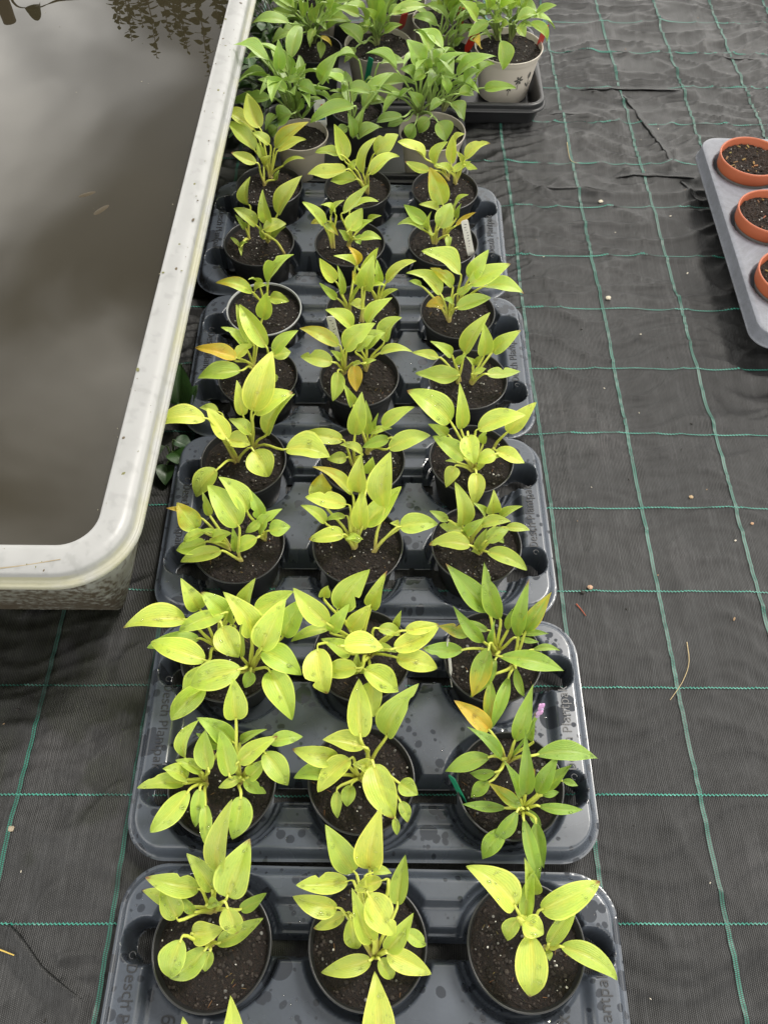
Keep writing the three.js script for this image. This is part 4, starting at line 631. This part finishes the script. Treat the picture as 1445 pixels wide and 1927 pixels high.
  [0,23,173,139,55,183,143,28,-21,''],[0,-11,163,130,-30,143,115,27,32,'l'],
 ]],
 ['b10',0.0228,-1.9533,0.1338,[[-7,-25]],[
  [0,-17,183,121,-40,233,162,29,7,''],[0,-3,183,109,1,243,161,25,4,''],[0,17,183,119,45,233,170,29,-3,'l'],[0,-23,173,128,-57,173,135,30,22,''],
  [0,20,173,132,51,183,141,30,-23,''],
 ]],
];
const TAGS = [
 ['white',[-0.066,0.076,-0.917],[-0.079,0.146,-0.927]],
 ['white',[0.157,0.076,-1.152],[0.138,0.146,-1.159]],
 ['print',[-0.122,0.103,-1.49],[-0.123,0.163,-1.478]],
 ['green',[-0.037,0.103,-1.648],[-0.027,0.173,-1.608]],
 ['green',[0.102,0.076,-0.225],[0.086,0.111,-0.242]],
 ['red',[0.035,0.103,-1.864],[0.04,0.163,-1.798]],
 ['red',[0.163,0.103,-1.872],[0.16,0.173,-1.806]],
 ['red',[0.177,0.103,-1.78],[0.189,0.163,-1.74]],
 ['red',[0.333,0.103,-1.801],[0.327,0.173,-1.736]],
 ['white',[0.093,0.076,-0.375],[0.086,0.126,-0.4]],
];

const potSmall = potGeos(0.0622, 0.086, 0.0445, 0.0045);
const limeStalk = [[0.42, 0.33, 0.12], [0.52, 0.56, 0.09]], greenStalk = [[0.2, 0.2, 0.09], [0.25, 0.36, 0.09]];
const rowWord = { f: 'front', b: 'back' }, colWord = ['left', 'middle', 'right'];
const trayShort = ['tray nearest the camera', 'second tray', 'third tray', 'fourth tray', 'fifth tray'];
const look = {
  t1L: 'Bushy lime hosta in black pot', t1M: 'Lime hosta topped by a heart-shaped leaf', t1R: 'Sparse lime hosta with a red-tipped leaf', t0L: 'Lime hosta mostly below the frame', t0M: 'Lime hosta below the frame, one leaf tip showing',
  t2fR: 'Narrow-leaved greener hosta with a purple flower bud', t2bR: 'Narrow-leaved greener hosta', t4bL: 'Small hosta of few leaves in grey-rimmed pot', t3bL: 'Lime hosta with a large upright leaf', t4fL: 'Lime hosta with a yellowing side leaf', t4fM: 'Lime hosta with a yellow hanging leaf', t5fR: 'Lime hosta beside a white label', t2bL: 'Large many-leaved lime hosta',
};
const farLook = {
  b1: 'green hosta in taupe pot beside the tub, with printed label', b2: 'small dark green hosta in black pot between two larger hostas', b3: 'large leggy green hosta in taupe pot just behind the fifth tray', b4: 'green hosta in black pot by the tub, with one orange leaf', b5: 'green hosta in wide taupe pot behind the small dark hosta',
  b6: 'small green hosta in black pot, left of the flower-printed pot', b7: 'bright green hosta in cream pot printed with dark flowers', b8: 'green hosta in taupe pot at the top edge, with a red label', b9: 'green hosta at the top edge nearest the tub', b10: 'green hosta at the top edge, second from the tub',
};
PLANTS.forEach(([id, x, z, dia, crowns, leaves], idx) => {
  const r = rngOf(1000 + idx * 17), lime = id[0] === 't';
  let label, grp, tray = 0;
  if (lime) {
    tray = id[1] === '0' ? 1 : +id[1]; const row = id[1] === '0' ? 'f' : id[1] === '1' ? 'b' : id[2], col = 'LMR'.indexOf(id[id.length - 1]);
    label = (look[id] || 'Lime hosta in black pot') + ', ' + rowWord[row] + ' ' + colWord[col] + ' of ' + trayShort[tray - 1]; grp = 'lime hostas in the carry trays';
  } else { label = farLook[id]; grp = 'green hostas at the back'; }
  const o = group('potted_hosta', label, 'potted plant', grp, [x, 0, z]);
  let top, soilY, R, pg, wallM, rimM;
  if (lime) { top = 0.086; soilY = 0.0765; R = 0.0622; pg = potSmall; wallM = blackPot; rimM = id === 't4bL' ? greyRim : blackRim; }
  else { const small = id === 'b6'; top = small ? 0.1 : 0.115; soilY = top - 0.012; R = dia / 2; pg = potGeos(R, top, R * 0.72, 0.0125); const black = ['b2', 'b4', 'b6'].includes(id); wallM = black ? blackPot : id === 'b7' ? creamPot : taupePot; rimM = black ? blackRim : id === 'b7' ? creamRim : taupeRim; }
  const pot = part('pot', pg.wall, wallM, o); part('rim', pg.rim, rimM, pot);
  const s = soils[(idx * 2 + (idx >> 2)) % soils.length], k = (R - 0.0042) / 0.0585;
  const so = part('soil', s.soil, soilMat, o); so.position.y = soilY - (lime ? 0.003 * r() : 0); so.rotation.set((r() - 0.5) * 0.05, r() * 6.28, (r() - 0.5) * 0.05); so.scale.set(k, 1, k); part('soil_crumbs', s.bits, crumbMat, so, 'stuff');
  const plantTone = 0.84 + 0.24 * r(), plantHue = 0.93 + 0.12 * r();
  const nb = !lime ? 0 : tray <= 2 ? 11 : tray === 3 ? 8 : 4, beads = { n: nb, list: [] };
  const C = crowns.map(([cx, cz]) => V(cx / 1000, soilY + 0.001, cz / 1000));
  for (const [ci, bx, by, bz, tx, ty, tz, w, roll, fl] of leaves) {
    let base = lime ? (fl.includes('g') ? mix3(MID, LIME, 0.25 + 0.4 * r()) : mix3(LIME, MID, 0.3 * r())) : (fl.includes('l') ? mix3(MID, GREEN, 0.25 + 0.3 * r()) : mix3(GREEN, MID, 0.3 * r()));
    if (lime && fl.includes('n')) base = mix3(base, [0.34, 0.58, 0.05], 0.75);
    const v = 0.9 + 0.22 * r(), warm = 0.96 + 0.1 * r(); base = [base[0] * v * warm * plantTone * plantHue, base[1] * v * plantTone, base[2] * v * plantTone];
    addLeaf(o, C[ci], V(bx / 1000, by / 1000, bz / 1000), V(tx / 1000, ty / 1000, tz / 1000), w / 1000 * (fl.includes('n') ? 0.86 : 1), roll, fl, base, r, beads, lime ? limeStalk : greenStalk);
  }
  if (!lime) for (let i = 0, n = id === 'b2' || id === 'b6' ? 8 : 16; i < n; i++) { // inner leaves of the fuller clumps
    const c0 = C[i % C.length], a = r() * 6.283, h = 0.04 + 0.075 * r(), d = 0.012 + 0.03 * r(), len = 0.045 + 0.03 * r(), B = V(c0.x + Math.cos(a) * d, soilY + h, c0.z + Math.sin(a) * d), T = V(B.x + Math.cos(a) * len, B.y + len * (0.75 - r() * 0.9), B.z + Math.sin(a) * len), v = 0.8 + 0.4 * r();
    addLeaf(o, c0, B, T, 0.022 + 0.014 * r(), (r() - 0.5) * 40, '', mix3(GREEN, MID, 0.5 * r() * r()).map((q) => q * v), r, beads, greenStalk);
  }
  if (beads.list.length) part('water_beads', beadsGeo(beads.list), beadMat, o, 'stuff');
  if (id === 't2fR') { // flower bud on its stalk
    const a = V(C[1].x, soilY, C[1].z), b = V(a.x + 0.014, soilY + 0.135, a.z - 0.012);
    part('flower_stalk', colorAll(tube([a, a.clone().lerp(b, 0.5).add(V(0.003, 0, 0)), b], 0.0019, 0.0014, 6, 8), rgb(0.2, 0.32, 0.05)), stalkMat, o);
    const bud = []; const q = rngOf(9); for (let i = 0; i < 7; i++) { const e = new THREE.SphereGeometry(1, 8, 8).scale(0.0024, 0.0075, 0.0024).rotateZ((q() - 0.5) * 0.9).rotateY(q() * 6).translate(b.x + (q() - 0.5) * 0.006, b.y + 0.004 + i * 0.0028, b.z + (q() - 0.5) * 0.005); bud.push(noIndex(colorAll(e, i < 1 ? rgb(0.14, 0.1, 0.08) : rgb(0.42 + 0.12 * q(), 0.25 + 0.08 * q(), 0.5)))); }
    part('flower_bud', mergeGeometries(bud), std(rgb(1, 1, 1), 0.6, { vertexColors: true }), o);
  }
  if (id === 'b2') part('flower_stalk', colorAll(tube([V(C[0].x, soilY, C[0].z), V(C[0].x - 0.004, soilY + 0.06, C[0].z + 0.005), V(C[0].x - 0.008, soilY + 0.11, C[0].z + 0.01)], 0.0014, 0.0009, 5, 8), rgb(0.06, 0.06, 0.03)), stalkMat, o);
  if (id === 'b7') { // printed flowers on the pot: two daisies with leaves and a tulip bud
    const ink = std(rgb(0.06, 0.06, 0.055), 0.6), wrap = (pts) => { const g = new THREE.ShapeGeometry(new THREE.Shape(pts.map((p) => new THREE.Vector2(p[0], p[1])))), p = g.attributes.position; for (let i = 0; i < p.count; i++) { const u = p.getX(i), y = 0.06 + p.getY(i), f = (y - 0.0145) / (0.098 - 0.0145), rr = mix(R * 0.72 + 0.001, R - 0.0068, f) + 0.0007, an = Math.PI * 0.32 - u / rr; p.setXYZ(i, Math.cos(an) * rr, y, Math.sin(an) * rr); } g.computeVertexNormals(); return noIndex(g); };
    const ell = (cx, cy, a, b, t) => { const L = []; for (let i = 0; i < 10; i++) { const q = i / 10 * 6.283, ex = Math.cos(q) * a, ey = Math.sin(q) * b; L.push([cx + ex * Math.cos(t) - ey * Math.sin(t), cy + ex * Math.sin(t) + ey * Math.cos(t)]); } return L; };
    const P = []; for (const [cx, cy, sc] of [[-0.012, 0.012, 1], [-0.03, -0.004, 0.8]]) { for (let i = 0; i < 6; i++) { const q = i / 6 * 6.283; P.push(wrap(ell(cx + Math.cos(q) * 0.006 * sc, cy + Math.sin(q) * 0.006 * sc, 0.0048 * sc, 0.0022 * sc, q))); } P.push(wrap([[cx - 0.0006, cy - 0.006], [cx + 0.0006, cy - 0.006], [cx + 0.001, cy - 0.022 * sc], [cx - 0.0003, cy - 0.022 * sc]])); }
    P.push(wrap(ell(0.016, 0.016, 0.0042, 0.0075, 0)), wrap([[0.0154, 0.009], [0.0166, 0.009], [0.0166, -0.012], [0.0154, -0.012]]), wrap(ell(0.011, -0.004, 0.0017, 0.007, 0.6)), wrap(ell(0.021, -0.006, 0.0017, 0.007, -0.6)));
    part('flower_print', mergeGeometries(P), ink, pot);
  }
});

// ---------------------------------------------------------------- plant labels stuck in the pots
{
  const tagMats = { white: std(rgb(0.62, 0.61, 0.58), 0.5), green: std(rgb(0.01, 0.2, 0.11), 0.4), red: std(rgb(0.5, 0.035, 0.02), 0.4), print: std(rgb(0.7, 0.7, 0.7), 0.4) };
  const inkMat = std(rgb(0.09, 0.09, 0.1), 0.7), blue = std(rgb(0.03, 0.12, 0.22), 0.4);
  const words = ['white plastic label with faded writing in the middle pot of the fourth tray', 'white plastic label with faded writing in the right pot of the fifth tray', 'printed white and blue plant label in the taupe pot beside the tub', 'green plastic label standing in front of the wide taupe pot', 'small dark green label at the left edge of the flowering hosta pot', 'red label at the right of the wide taupe pot', 'red label in the taupe pot at the top edge', 'red label leaning left of the flower-printed pot', 'red label at the right edge of the flower-printed pot', 'white label seen edge-on in the back right pot of the second tray'];
  TAGS.forEach(([kind, b, t], k) => {
    const B = V(...b), T = V(...t), ax = T.clone().sub(B), len = ax.length(), w = kind === 'print' ? 0.022 : kind === 'red' ? 0.015 : kind === 'white' && k < 9 ? 0.0125 : 0.011;
    const o = group('plant_label', words[k], 'plant label', 'plant labels', [B.x, B.y - 0.02, B.z]);
    const s = new THREE.Shape(); const h = w / 2, L = len + 0.02; s.moveTo(-0.001, 0); s.lineTo(0.001, 0); s.lineTo(h, 0.022); s.lineTo(h, L - 0.004); s.quadraticCurveTo(h, L, h - 0.004, L); s.lineTo(-h + 0.004, L); s.quadraticCurveTo(-h, L, -h, L - 0.004); s.lineTo(-h, 0.022); s.closePath();
    part('blade', new THREE.ExtrudeGeometry(s, { depth: 0.0009, bevelEnabled: false, curveSegments: 4 }), tagMats[kind], o);
    if (kind === 'white' && k < 2) { const r = rngOf(70 + k), g = []; for (let i = 0; i < 9; i++) { const y = L - 0.008 - i * 0.0055, q = new THREE.BoxGeometry(0.0012 + 0.004 * r(), 0.0011, 0.0002).rotateZ(r() - 0.5).translate((r() - 0.5) * 0.004, y, 0.00105); g.push(q); } part('handwriting', mergeGeometries(g), inkMat, o, 'stuff'); }
    if (kind === 'print') { part('blue_panel', new THREE.BoxGeometry(w * 0.8, len * 0.42, 0.0003).translate(0, L - len * 0.55, 0.0012), blue, o); part('red_dot', new THREE.CylinderGeometry(0.0022, 0.0022, 0.0003, 12).rotateX(Math.PI / 2).translate(0.004, L - 0.012, 0.0012), tagMats.red, o); }
    // stand it along its axis, its face towards the aisle
    const y = ax.clone().normalize(), face = k === 9 ? V(1, 0.1, 0.25) : k === 4 ? V(-0.9, 0.5, 0.5) : V(0.15 * (k % 3 - 1), 0.5, 1); const x = new THREE.Vector3().crossVectors(y, face).normalize(), z = new THREE.Vector3().crossVectors(x, y);
    o.setRotationFromMatrix(new THREE.Matrix4().makeBasis(x, y, z)); o.position.copy(B).addScaledVector(y, -0.02);
  });
}

// ---------------------------------------------------------------- shallow black trays under the green hostas
function shallowTray(label, x, z, w, d) {
  const o = group('shallow_tray', label, 'tray', 'shallow black trays at the back', [x, 0, z]);
  const path = roundedPath([[-w / 2, -d / 2], [w / 2, -d / 2], [w / 2, d / 2], [-w / 2, d / 2]], 0.035, 8);
  const m = std(rgb(0.017, 0.0175, 0.019), 0.35);
  part('wall', sweep(path, splineProf([[-0.03, 0.0105], [-0.022, 0.011], [-0.018, 0.02], [-0.012, 0.05], [-0.009, 0.0545], [-0.004, 0.0555], [0, 0.054], [0.0005, 0.044], [0.003, 0.0425], [0.0045, 0.039], [0.001, 0.037], [-0.004, 0.036], [-0.012, 0.012], [-0.016, 0.002], [-0.03, 0.0008]], 44)), m, o);
  part('floor', new THREE.BoxGeometry(w - 0.05, 0.009, d - 0.05).translate(0, 0.0062, 0), m, o);
}
shallowTray('black shallow tray under the flower-printed pot', 0.0635, -1.815, 0.555, 0.325);
shallowTray('black shallow tray just behind the fifth hosta tray', -0.045, -1.5255, 0.42, 0.235);

// ---------------------------------------------------------------- grey tray of terracotta pots on the right
{
  const gw = 0.32, gl = 0.55, H = 0.068;
  const pots = []; for (let i = 0; i < 3; i++) for (let j = 0; j < 2; j++) pots.push([-0.0835 + j * 0.158, -0.18 + i * 0.165]);
  const hf = (x, z) => { let h = H; for (const [px, pz] of pots) { const d = Math.hypot(x - px, z - pz); if (d < 0.072) h = Math.min(h, mix(0.02, H, smooth(0.058, 0.0665, d))); } const e = -sdRound(x, z, gw / 2, gl / 2, 0.035); if (e < 0.004) h -= 0.0015 * (1 - smooth(0, 0.004, e)); return h; };
  const o = group('terracotta_pot_tray', 'grey plastic tray holding terracotta pots of bare soil, right edge', 'tray', null, [0.795, 0, -1.252]); o.rotation.y = -0.012;
  const gm = dataTex(256, 256, (u, v) => { const q = tileNoise(u, v, 3, 5, 6), l = 0.45 + 0.08 * q + 0.06 * tileNoise(u, v, 18, 2, 2); return [l * 0.96, l * 0.985, l * 1.06]; }); gm.repeat.set(4, 4);
  part('deck', heightField(hf, gw, gl, 0.035, 0.004), std(rgb(1, 1, 1), 0.42, { map: gm }), o);
  const path = roundedPath([[-gw / 2, -gl / 2], [gw / 2, -gl / 2], [gw / 2, gl / 2], [-gw / 2, gl / 2]], 0.035, 8);
  part('lip', sweep(path, [[0, H - 0.0015], [0.0012, H - 0.003], [0.003, H - 0.024], [0.0055, H - 0.0255], [0.006, H - 0.028], [0.004, H - 0.0295], [-0.004, H - 0.028]]), std(rgb(1, 1, 1), 0.45, { map: gm }), o);
  const cupM = std(rgb(0.28, 0.27, 0.26), 0.55);
  for (const [px, pz] of pots) part('cup', lathe([[0.002, 0.0015], [0.04, 0.0015], [0.0465, 0.006], [0.0505, 0.02], [0.057, H - 0.006], [0.06, H - 0.001]], 36).translate(px, 0, pz), cupM, o);
  const clay = std(rgb(0.37, 0.1, 0.045), 0.5), clayRim = clay, R = 0.0615, top = 0.092;
  const wall = lathe([[0.002, 0.0245], [0.04, 0.0245], [0.042, 0.0215], [0.0555, 0.066], [R - 0.0015, 0.068], [R, top - 0.006], [R + 0.0004, top - 0.001]]), inner = lathe([[R - 0.0025, top - 0.001], [R - 0.005, top - 0.02], [0.045, 0.03]]), rim = lathe([[R - 0.0027, top - 0.0015], [R - 0.0015, top + 0.0004], [R, top + 0.0004], [R + 0.001, top - 0.001], [R + 0.0007, top - 0.003]]);
  const wg = mergeGeometries([noIndex(wall), noIndex(inner)]);
  const names = ['farthest on the left side', 'farthest on the right side', 'in the middle on the left side', 'in the middle on the right side', 'nearest on the left side', 'nearest on the right side'];
  o.updateMatrixWorld(true);
  pots.forEach(([px, pz], k) => {
    const w = o.localToWorld(V(px, 0, pz)), p = group('terracotta_pot', 'terracotta pot of bare soil, ' + names[k] + ' of grey tray', 'pot', 'terracotta pots in the grey tray', [w.x, 0, w.z]);
    const wl = part('pot', wg, clay, p); part('rim', rim, clayRim, wl);
    const s = soils[k % 5], so = part('soil', s.soil, soilMatLight, p); so.position.y = top - 0.013; so.rotation.y = k * 1.3; so.scale.set(0.96, 1.5, 0.96); part('soil_crumbs', s.bits, crumbMat, so, 'stuff');
    const r = rngOf(600 + k), chips = []; for (let i = 0; i < 14; i++) { const a = r() * 6.3, q = Math.sqrt(r()) * 0.048; chips.push(noIndex(colorAll(new THREE.BoxGeometry(0.003 + 0.008 * r(), 0.0016, 0.0012 + 0.002 * r()).rotateZ((r() - 0.5) * 0.7).rotateY(r() * 6.3).translate(Math.cos(a) * q, top - 0.0105, Math.sin(a) * q), rgb(0.12 + 0.14 * r(), 0.075 + 0.07 * r(), 0.04)))); }
    part('wood_chips', mergeGeometries(chips), crumbMat, p, 'stuff');
  });
}

// ---------------------------------------------------------------- weeds along the tub
{
  const dark = [0.035, 0.085, 0.022], stalk = [[0.06, 0.09, 0.03], [0.06, 0.1, 0.03]];
  const weed = (label, c, L, seed, tone = dark) => { const r = rngOf(seed), o = group('weed', label, 'weed', 'weeds by the tub', [c[0], 0, c[1]]); for (const [bx, by, bz, tx, ty, tz, w, roll] of L) addLeaf(o, V(0, 0.003, 0), V(bx, by, bz), V(tx, ty, tz), w, roll, '', tone.map((v) => v * (0.8 + 0.5 * r())), r, null, stalk, 0.8); };
  weed('dark broad-leaved weed standing between the tub and the fourth tray', [-0.322, -0.83], [[0.0, 0.03, -0.01, 0.008, 0.085, -0.05, 0.055, 0], [0.005, 0.03, 0.0, 0.03, 0.06, -0.03, 0.035, 10], [-0.004, 0.02, 0.01, -0.012, 0.05, 0.04, 0.03, 0]], 31);
  weed('low dark weed between the tub and the gap before the third tray', [-0.325, -0.755], [[0.006, 0.03, 0.006, 0.028, 0.025, 0.03, 0.034, 0], [-0.004, 0.03, -0.004, -0.006, 0.055, 0.03, 0.026, 0], [0.008, 0.035, -0.012, 0.036, 0.03, -0.004, 0.03, 12], [-0.004, 0.015, 0.02, -0.002, 0.012, 0.055, 0.03, 0]], 37);
  const leafy = (label, c, n, hgt, seed) => { const r = rngOf(seed), L = []; for (let i = 0; i < n; i++) { const a = r() * 6.283, d = 0.02 + 0.05 * r(), y = 0.02 + hgt * r(); L.push([Math.cos(a) * d, y, Math.sin(a) * d, Math.cos(a) * (d + 0.035), y + 0.02 * (r() - 0.3), Math.sin(a) * (d + 0.035), 0.018 + 0.016 * r(), (r() - 0.5) * 40]); } weed(label, c, L, seed + 1, [0.07, 0.15, 0.035]); };
  leafy('bushy green weed at the top edge between tub and pots', [-0.235, -1.9], 46, 0.12, 71);
  leafy('green weed by the tub beside the orange-leaved hosta', [-0.245, -1.74], 34, 0.09, 83);
  leafy('green weed by the tub in front of the orange-leaved hosta', [-0.25, -1.6], 22, 0.06, 97);
}

// ---------------------------------------------------------------- litter on the cloth
{
  const straw = std(rgb(0.42, 0.33, 0.18), 0.8), darkBit = std(rgb(0.02, 0.018, 0.015), 0.8), tan = std(rgb(0.33, 0.24, 0.14), 0.75), pale = std(rgb(0.5, 0.46, 0.36), 0.8), red = std(rgb(0.3, 0.07, 0.03), 0.7), grey = std(rgb(0.1, 0.1, 0.1), 0.8);
  const y = (x, z) => groundHeight(x, z);
  const stem = (label, pts, m, rad = 0.0008) => thing('straw', tube(pts.map(([x, z, h]) => V(x, y(x, z) + rad + (h || 0.0012), z)), rad, rad * 0.6, 5, 10), m, label, 'straw', 'straws on the cloth');
  stem('curved pale grass stem crossing a green band, right of the second tray', [[0.428, -0.455], [0.425, -0.425, 0.003], [0.413, -0.4, 0.002], [0.39, -0.372]], straw, 0.0007);
  stem('pale bent stem beside a green band near the rear pots', [[0.39, -1.6], [0.389, -1.565, 0.003], [0.392, -1.535], [0.404, -1.525]], straw, 0.0008);
  stem('short red-brown twig by the corner of the third tray', [[0.282, -0.512], [0.288, -0.503, 0.001], [0.293, -0.493]], red, 0.0011);
  stem('yellow straw at the left edge near the camera', [[-0.44, -0.076], [-0.42, -0.072], [-0.4, -0.066]], std(rgb(0.5, 0.36, 0.08), 0.8), 0.0012);
  const r = rngOf(515);
  const stone = (label, x, z, s, m, cat = 'pebble') => { const g = new THREE.IcosahedronGeometry(1, 2), p = g.attributes.position; s *= 0.75; const sd = r() * 50; for (let i = 0; i < p.count; i++) { const k = s * (1 + 0.5 * noise(p.getX(i) * 1.6 + sd, p.getY(i) * 1.6, p.getZ(i) * 1.6)); p.setXYZ(i, p.getX(i) * k, p.getY(i) * k * 0.6, p.getZ(i) * k * 0.85); } g.computeVertexNormals(); const m2 = thing(cat === 'pebble' ? 'pebble' : 'dry_leaf_scrap', g, m, label, cat, cat === 'pebble' ? 'pebbles on the cloth' : 'scraps on the cloth'); m2.position.set(x, y(x, z) + s * 0.4, z); return m2; };
  stone('brown snail-like pebble right of the third tray', 0.481, -0.697, 0.0045, tan); stone('dark pebble beside a tan scrap near the third tray corner', 0.293, -0.53, 0.0042, darkBit);
  stone('pale crumb lying alone right of the fourth tray', 0.412, -1.127, 0.006, pale, 'scrap'); stone('pale crumb lying on a green band right of the fifth tray', 0.435, -1.403, 0.0055, pale, 'scrap'); stone('tan triangular scrap on a green thread by the third tray', 0.304, -0.537, 0.005, std(rgb(0.42, 0.27, 0.18), 0.8), 'scrap');
   stone('grey pebble on the green band left of the second tray', -0.437, -0.2, 0.005, std(rgb(0.3, 0.25, 0.18), 0.8)); stone('dark lump beside the foot of the grey tray', 0.655, -1.15, 0.009, std(rgb(0.05, 0.03, 0.02), 0.9));
   stone('tan crumb near the right edge of the cloth', 0.564, -0.65, 0.0032, std(rgb(0.4, 0.25, 0.15), 0.8), 'scrap');
  const bits = []; const rb = rngOf(888);
  for (let i = 0; i < 130; i++) { const left = rb() < 0.3, x = left ? -0.62 + 0.34 * rb() : 0.26 + 0.8 * rb(), z = left ? -0.4 + 0.6 * rb() : -2.5 + 2.8 * rb(), s = 0.0006 + 0.0013 * rb() * rb(), q = rb(), c = q < 0.3 ? rgb(0.5, 0.46, 0.38) : q < 0.55 ? rgb(0.24, 0.16, 0.09) : rgb(0.015, 0.013, 0.011); bits.push(noIndex(colorAll(new THREE.IcosahedronGeometry(1, 0).scale(s * (1 + 1.6 * rb()), s * 0.6, s).rotateY(rb() * 6).translate(x, y(x, z) + s * 0.5, z), c))); }
  const m = new THREE.Mesh(mergeGeometries(bits), crumbMat); m.name = 'grit'; m.userData = { kind: 'stuff', label: 'fine crumbs and grit scattered over the black cloth', category: 'grit' }; scene.add(m);
}

// ---------------------------------------------------------------- beyond the frame, mirrored in the water: a shrub and a post with a twig
{
  const r = rngOf(2024), o = group('upright_shrub', 'leafy shrub beyond the tub, its upright shoots mirrored in the water', 'shrub', null, [-0.85, 0, -3.6]);
  const bark = std(rgb(0.06, 0.045, 0.03), 0.9), lm = std(rgb(0.06, 0.085, 0.03), 0.7, { transmission: 0.2, thickness: 0 });
  const unit = grid(2, 4, (i, j) => { const s = j / 4, w = Math.sin(Math.PI * Math.pow(s, 0.8)) * 0.3; return V((i - 1) * w, 0.06 * Math.abs(i - 1) - s * s * 0.1, s); });
  const N = 24;
  for (let k = 0; k < N; k++) {
    const u = k / (N - 1), x = mix(-0.27, 0.24, u) + (r() - 0.5) * 0.06, top = 1.12 + 0.1 * r() + (r() < 0.4 ? 0.13 * r() : 0), z = (r() - 0.5) * 0.5;
    const pts = [V(x * 0.15, 0, z * 0.2), V(x * 0.6, 0.4, z * 0.6), V(x * 0.9, 0.8, z), V(x + (r() - 0.5) * 0.05, top, z)], c = new THREE.CatmullRomCurve3(pts);
    const st = part('shoot', tube(pts, 0.008, 0.0012, 5, 14), bark, o), L = [], q = new THREE.Quaternion(), e = new THREE.Euler();
    const n = 90; for (let i = 0; i < n; i++) { const t = 0.35 + 0.65 * Math.pow(i / n, 0.8), p = c.getPoint(t), s = (0.05 - 0.026 * smooth(0.8, 1, t)) * (0.7 + 0.5 * r()), off = (1 - t) * 0.14; e.set(-0.5 + 0.9 * r(), i * 2.4 + r(), (r() - 0.5), 'YXZ'); q.setFromEuler(e); L.push(unit.clone().applyMatrix4(new THREE.Matrix4().compose(p.add(V((r() - 0.5) * off, (r() - 0.5) * off, (r() - 0.5) * off)), q, V(s, s, s)))); }
    part('foliage', mergeGeometries(L), lm, st, 'stuff');
  }
  const p = group('wooden_post', 'weathered post beyond the tub, its top mirrored in the water corner', 'post', null, [-1.33, 0, -3.0]);
  const pg = new THREE.CylinderGeometry(0.024, 0.03, 0.925, 14, 12).translate(0, 0.4625, 0); { const a = pg.attributes.position; for (let i = 0; i < a.count; i++) { const y = a.getY(i); a.setX(i, a.getX(i) + 0.008 * noise(y * 5, 1, a.getZ(i) * 20) - (0.93 - y) * 0.02); a.setZ(i, a.getZ(i) + 0.008 * noise(y * 6, 7, 2)); } pg.computeVertexNormals(); }
  part('stake', pg, std(rgb(0.08, 0.06, 0.045), 0.9), p);
  const tw = group('bare_twig', 'thin twig with one big leaf beside the post, mirrored in the water', 'twig', null, [-1.3, 0, -3.0]);
  part('stem', tube([V(0.02, 0, 0.02), V(0.03, 0.5, 0.0), V(0.01, 0.86, 0), V(0.07, 0.885, 0.0), V(0.2, 0.85, -0.02), V(0.42, 0.835, 0), V(0.62, 0.82, 0.02)], 0.006, 0.002, 5, 40), std(rgb(0.05, 0.04, 0.03), 0.9), tw);
  const lf = makeLeaf(V(0.045, 0.885, 0), V(0.11, 0.86, 0.01), 0.045, 30, '', [0.03, 0.04, 0.02], rngOf(4), null); part('leaf', lf.g, leafMat, tw);
}

scene.traverse((o) => { if (o.isMesh) { o.castShadow = true; o.receiveShadow = true; } });
renderer.render(scene, camera);
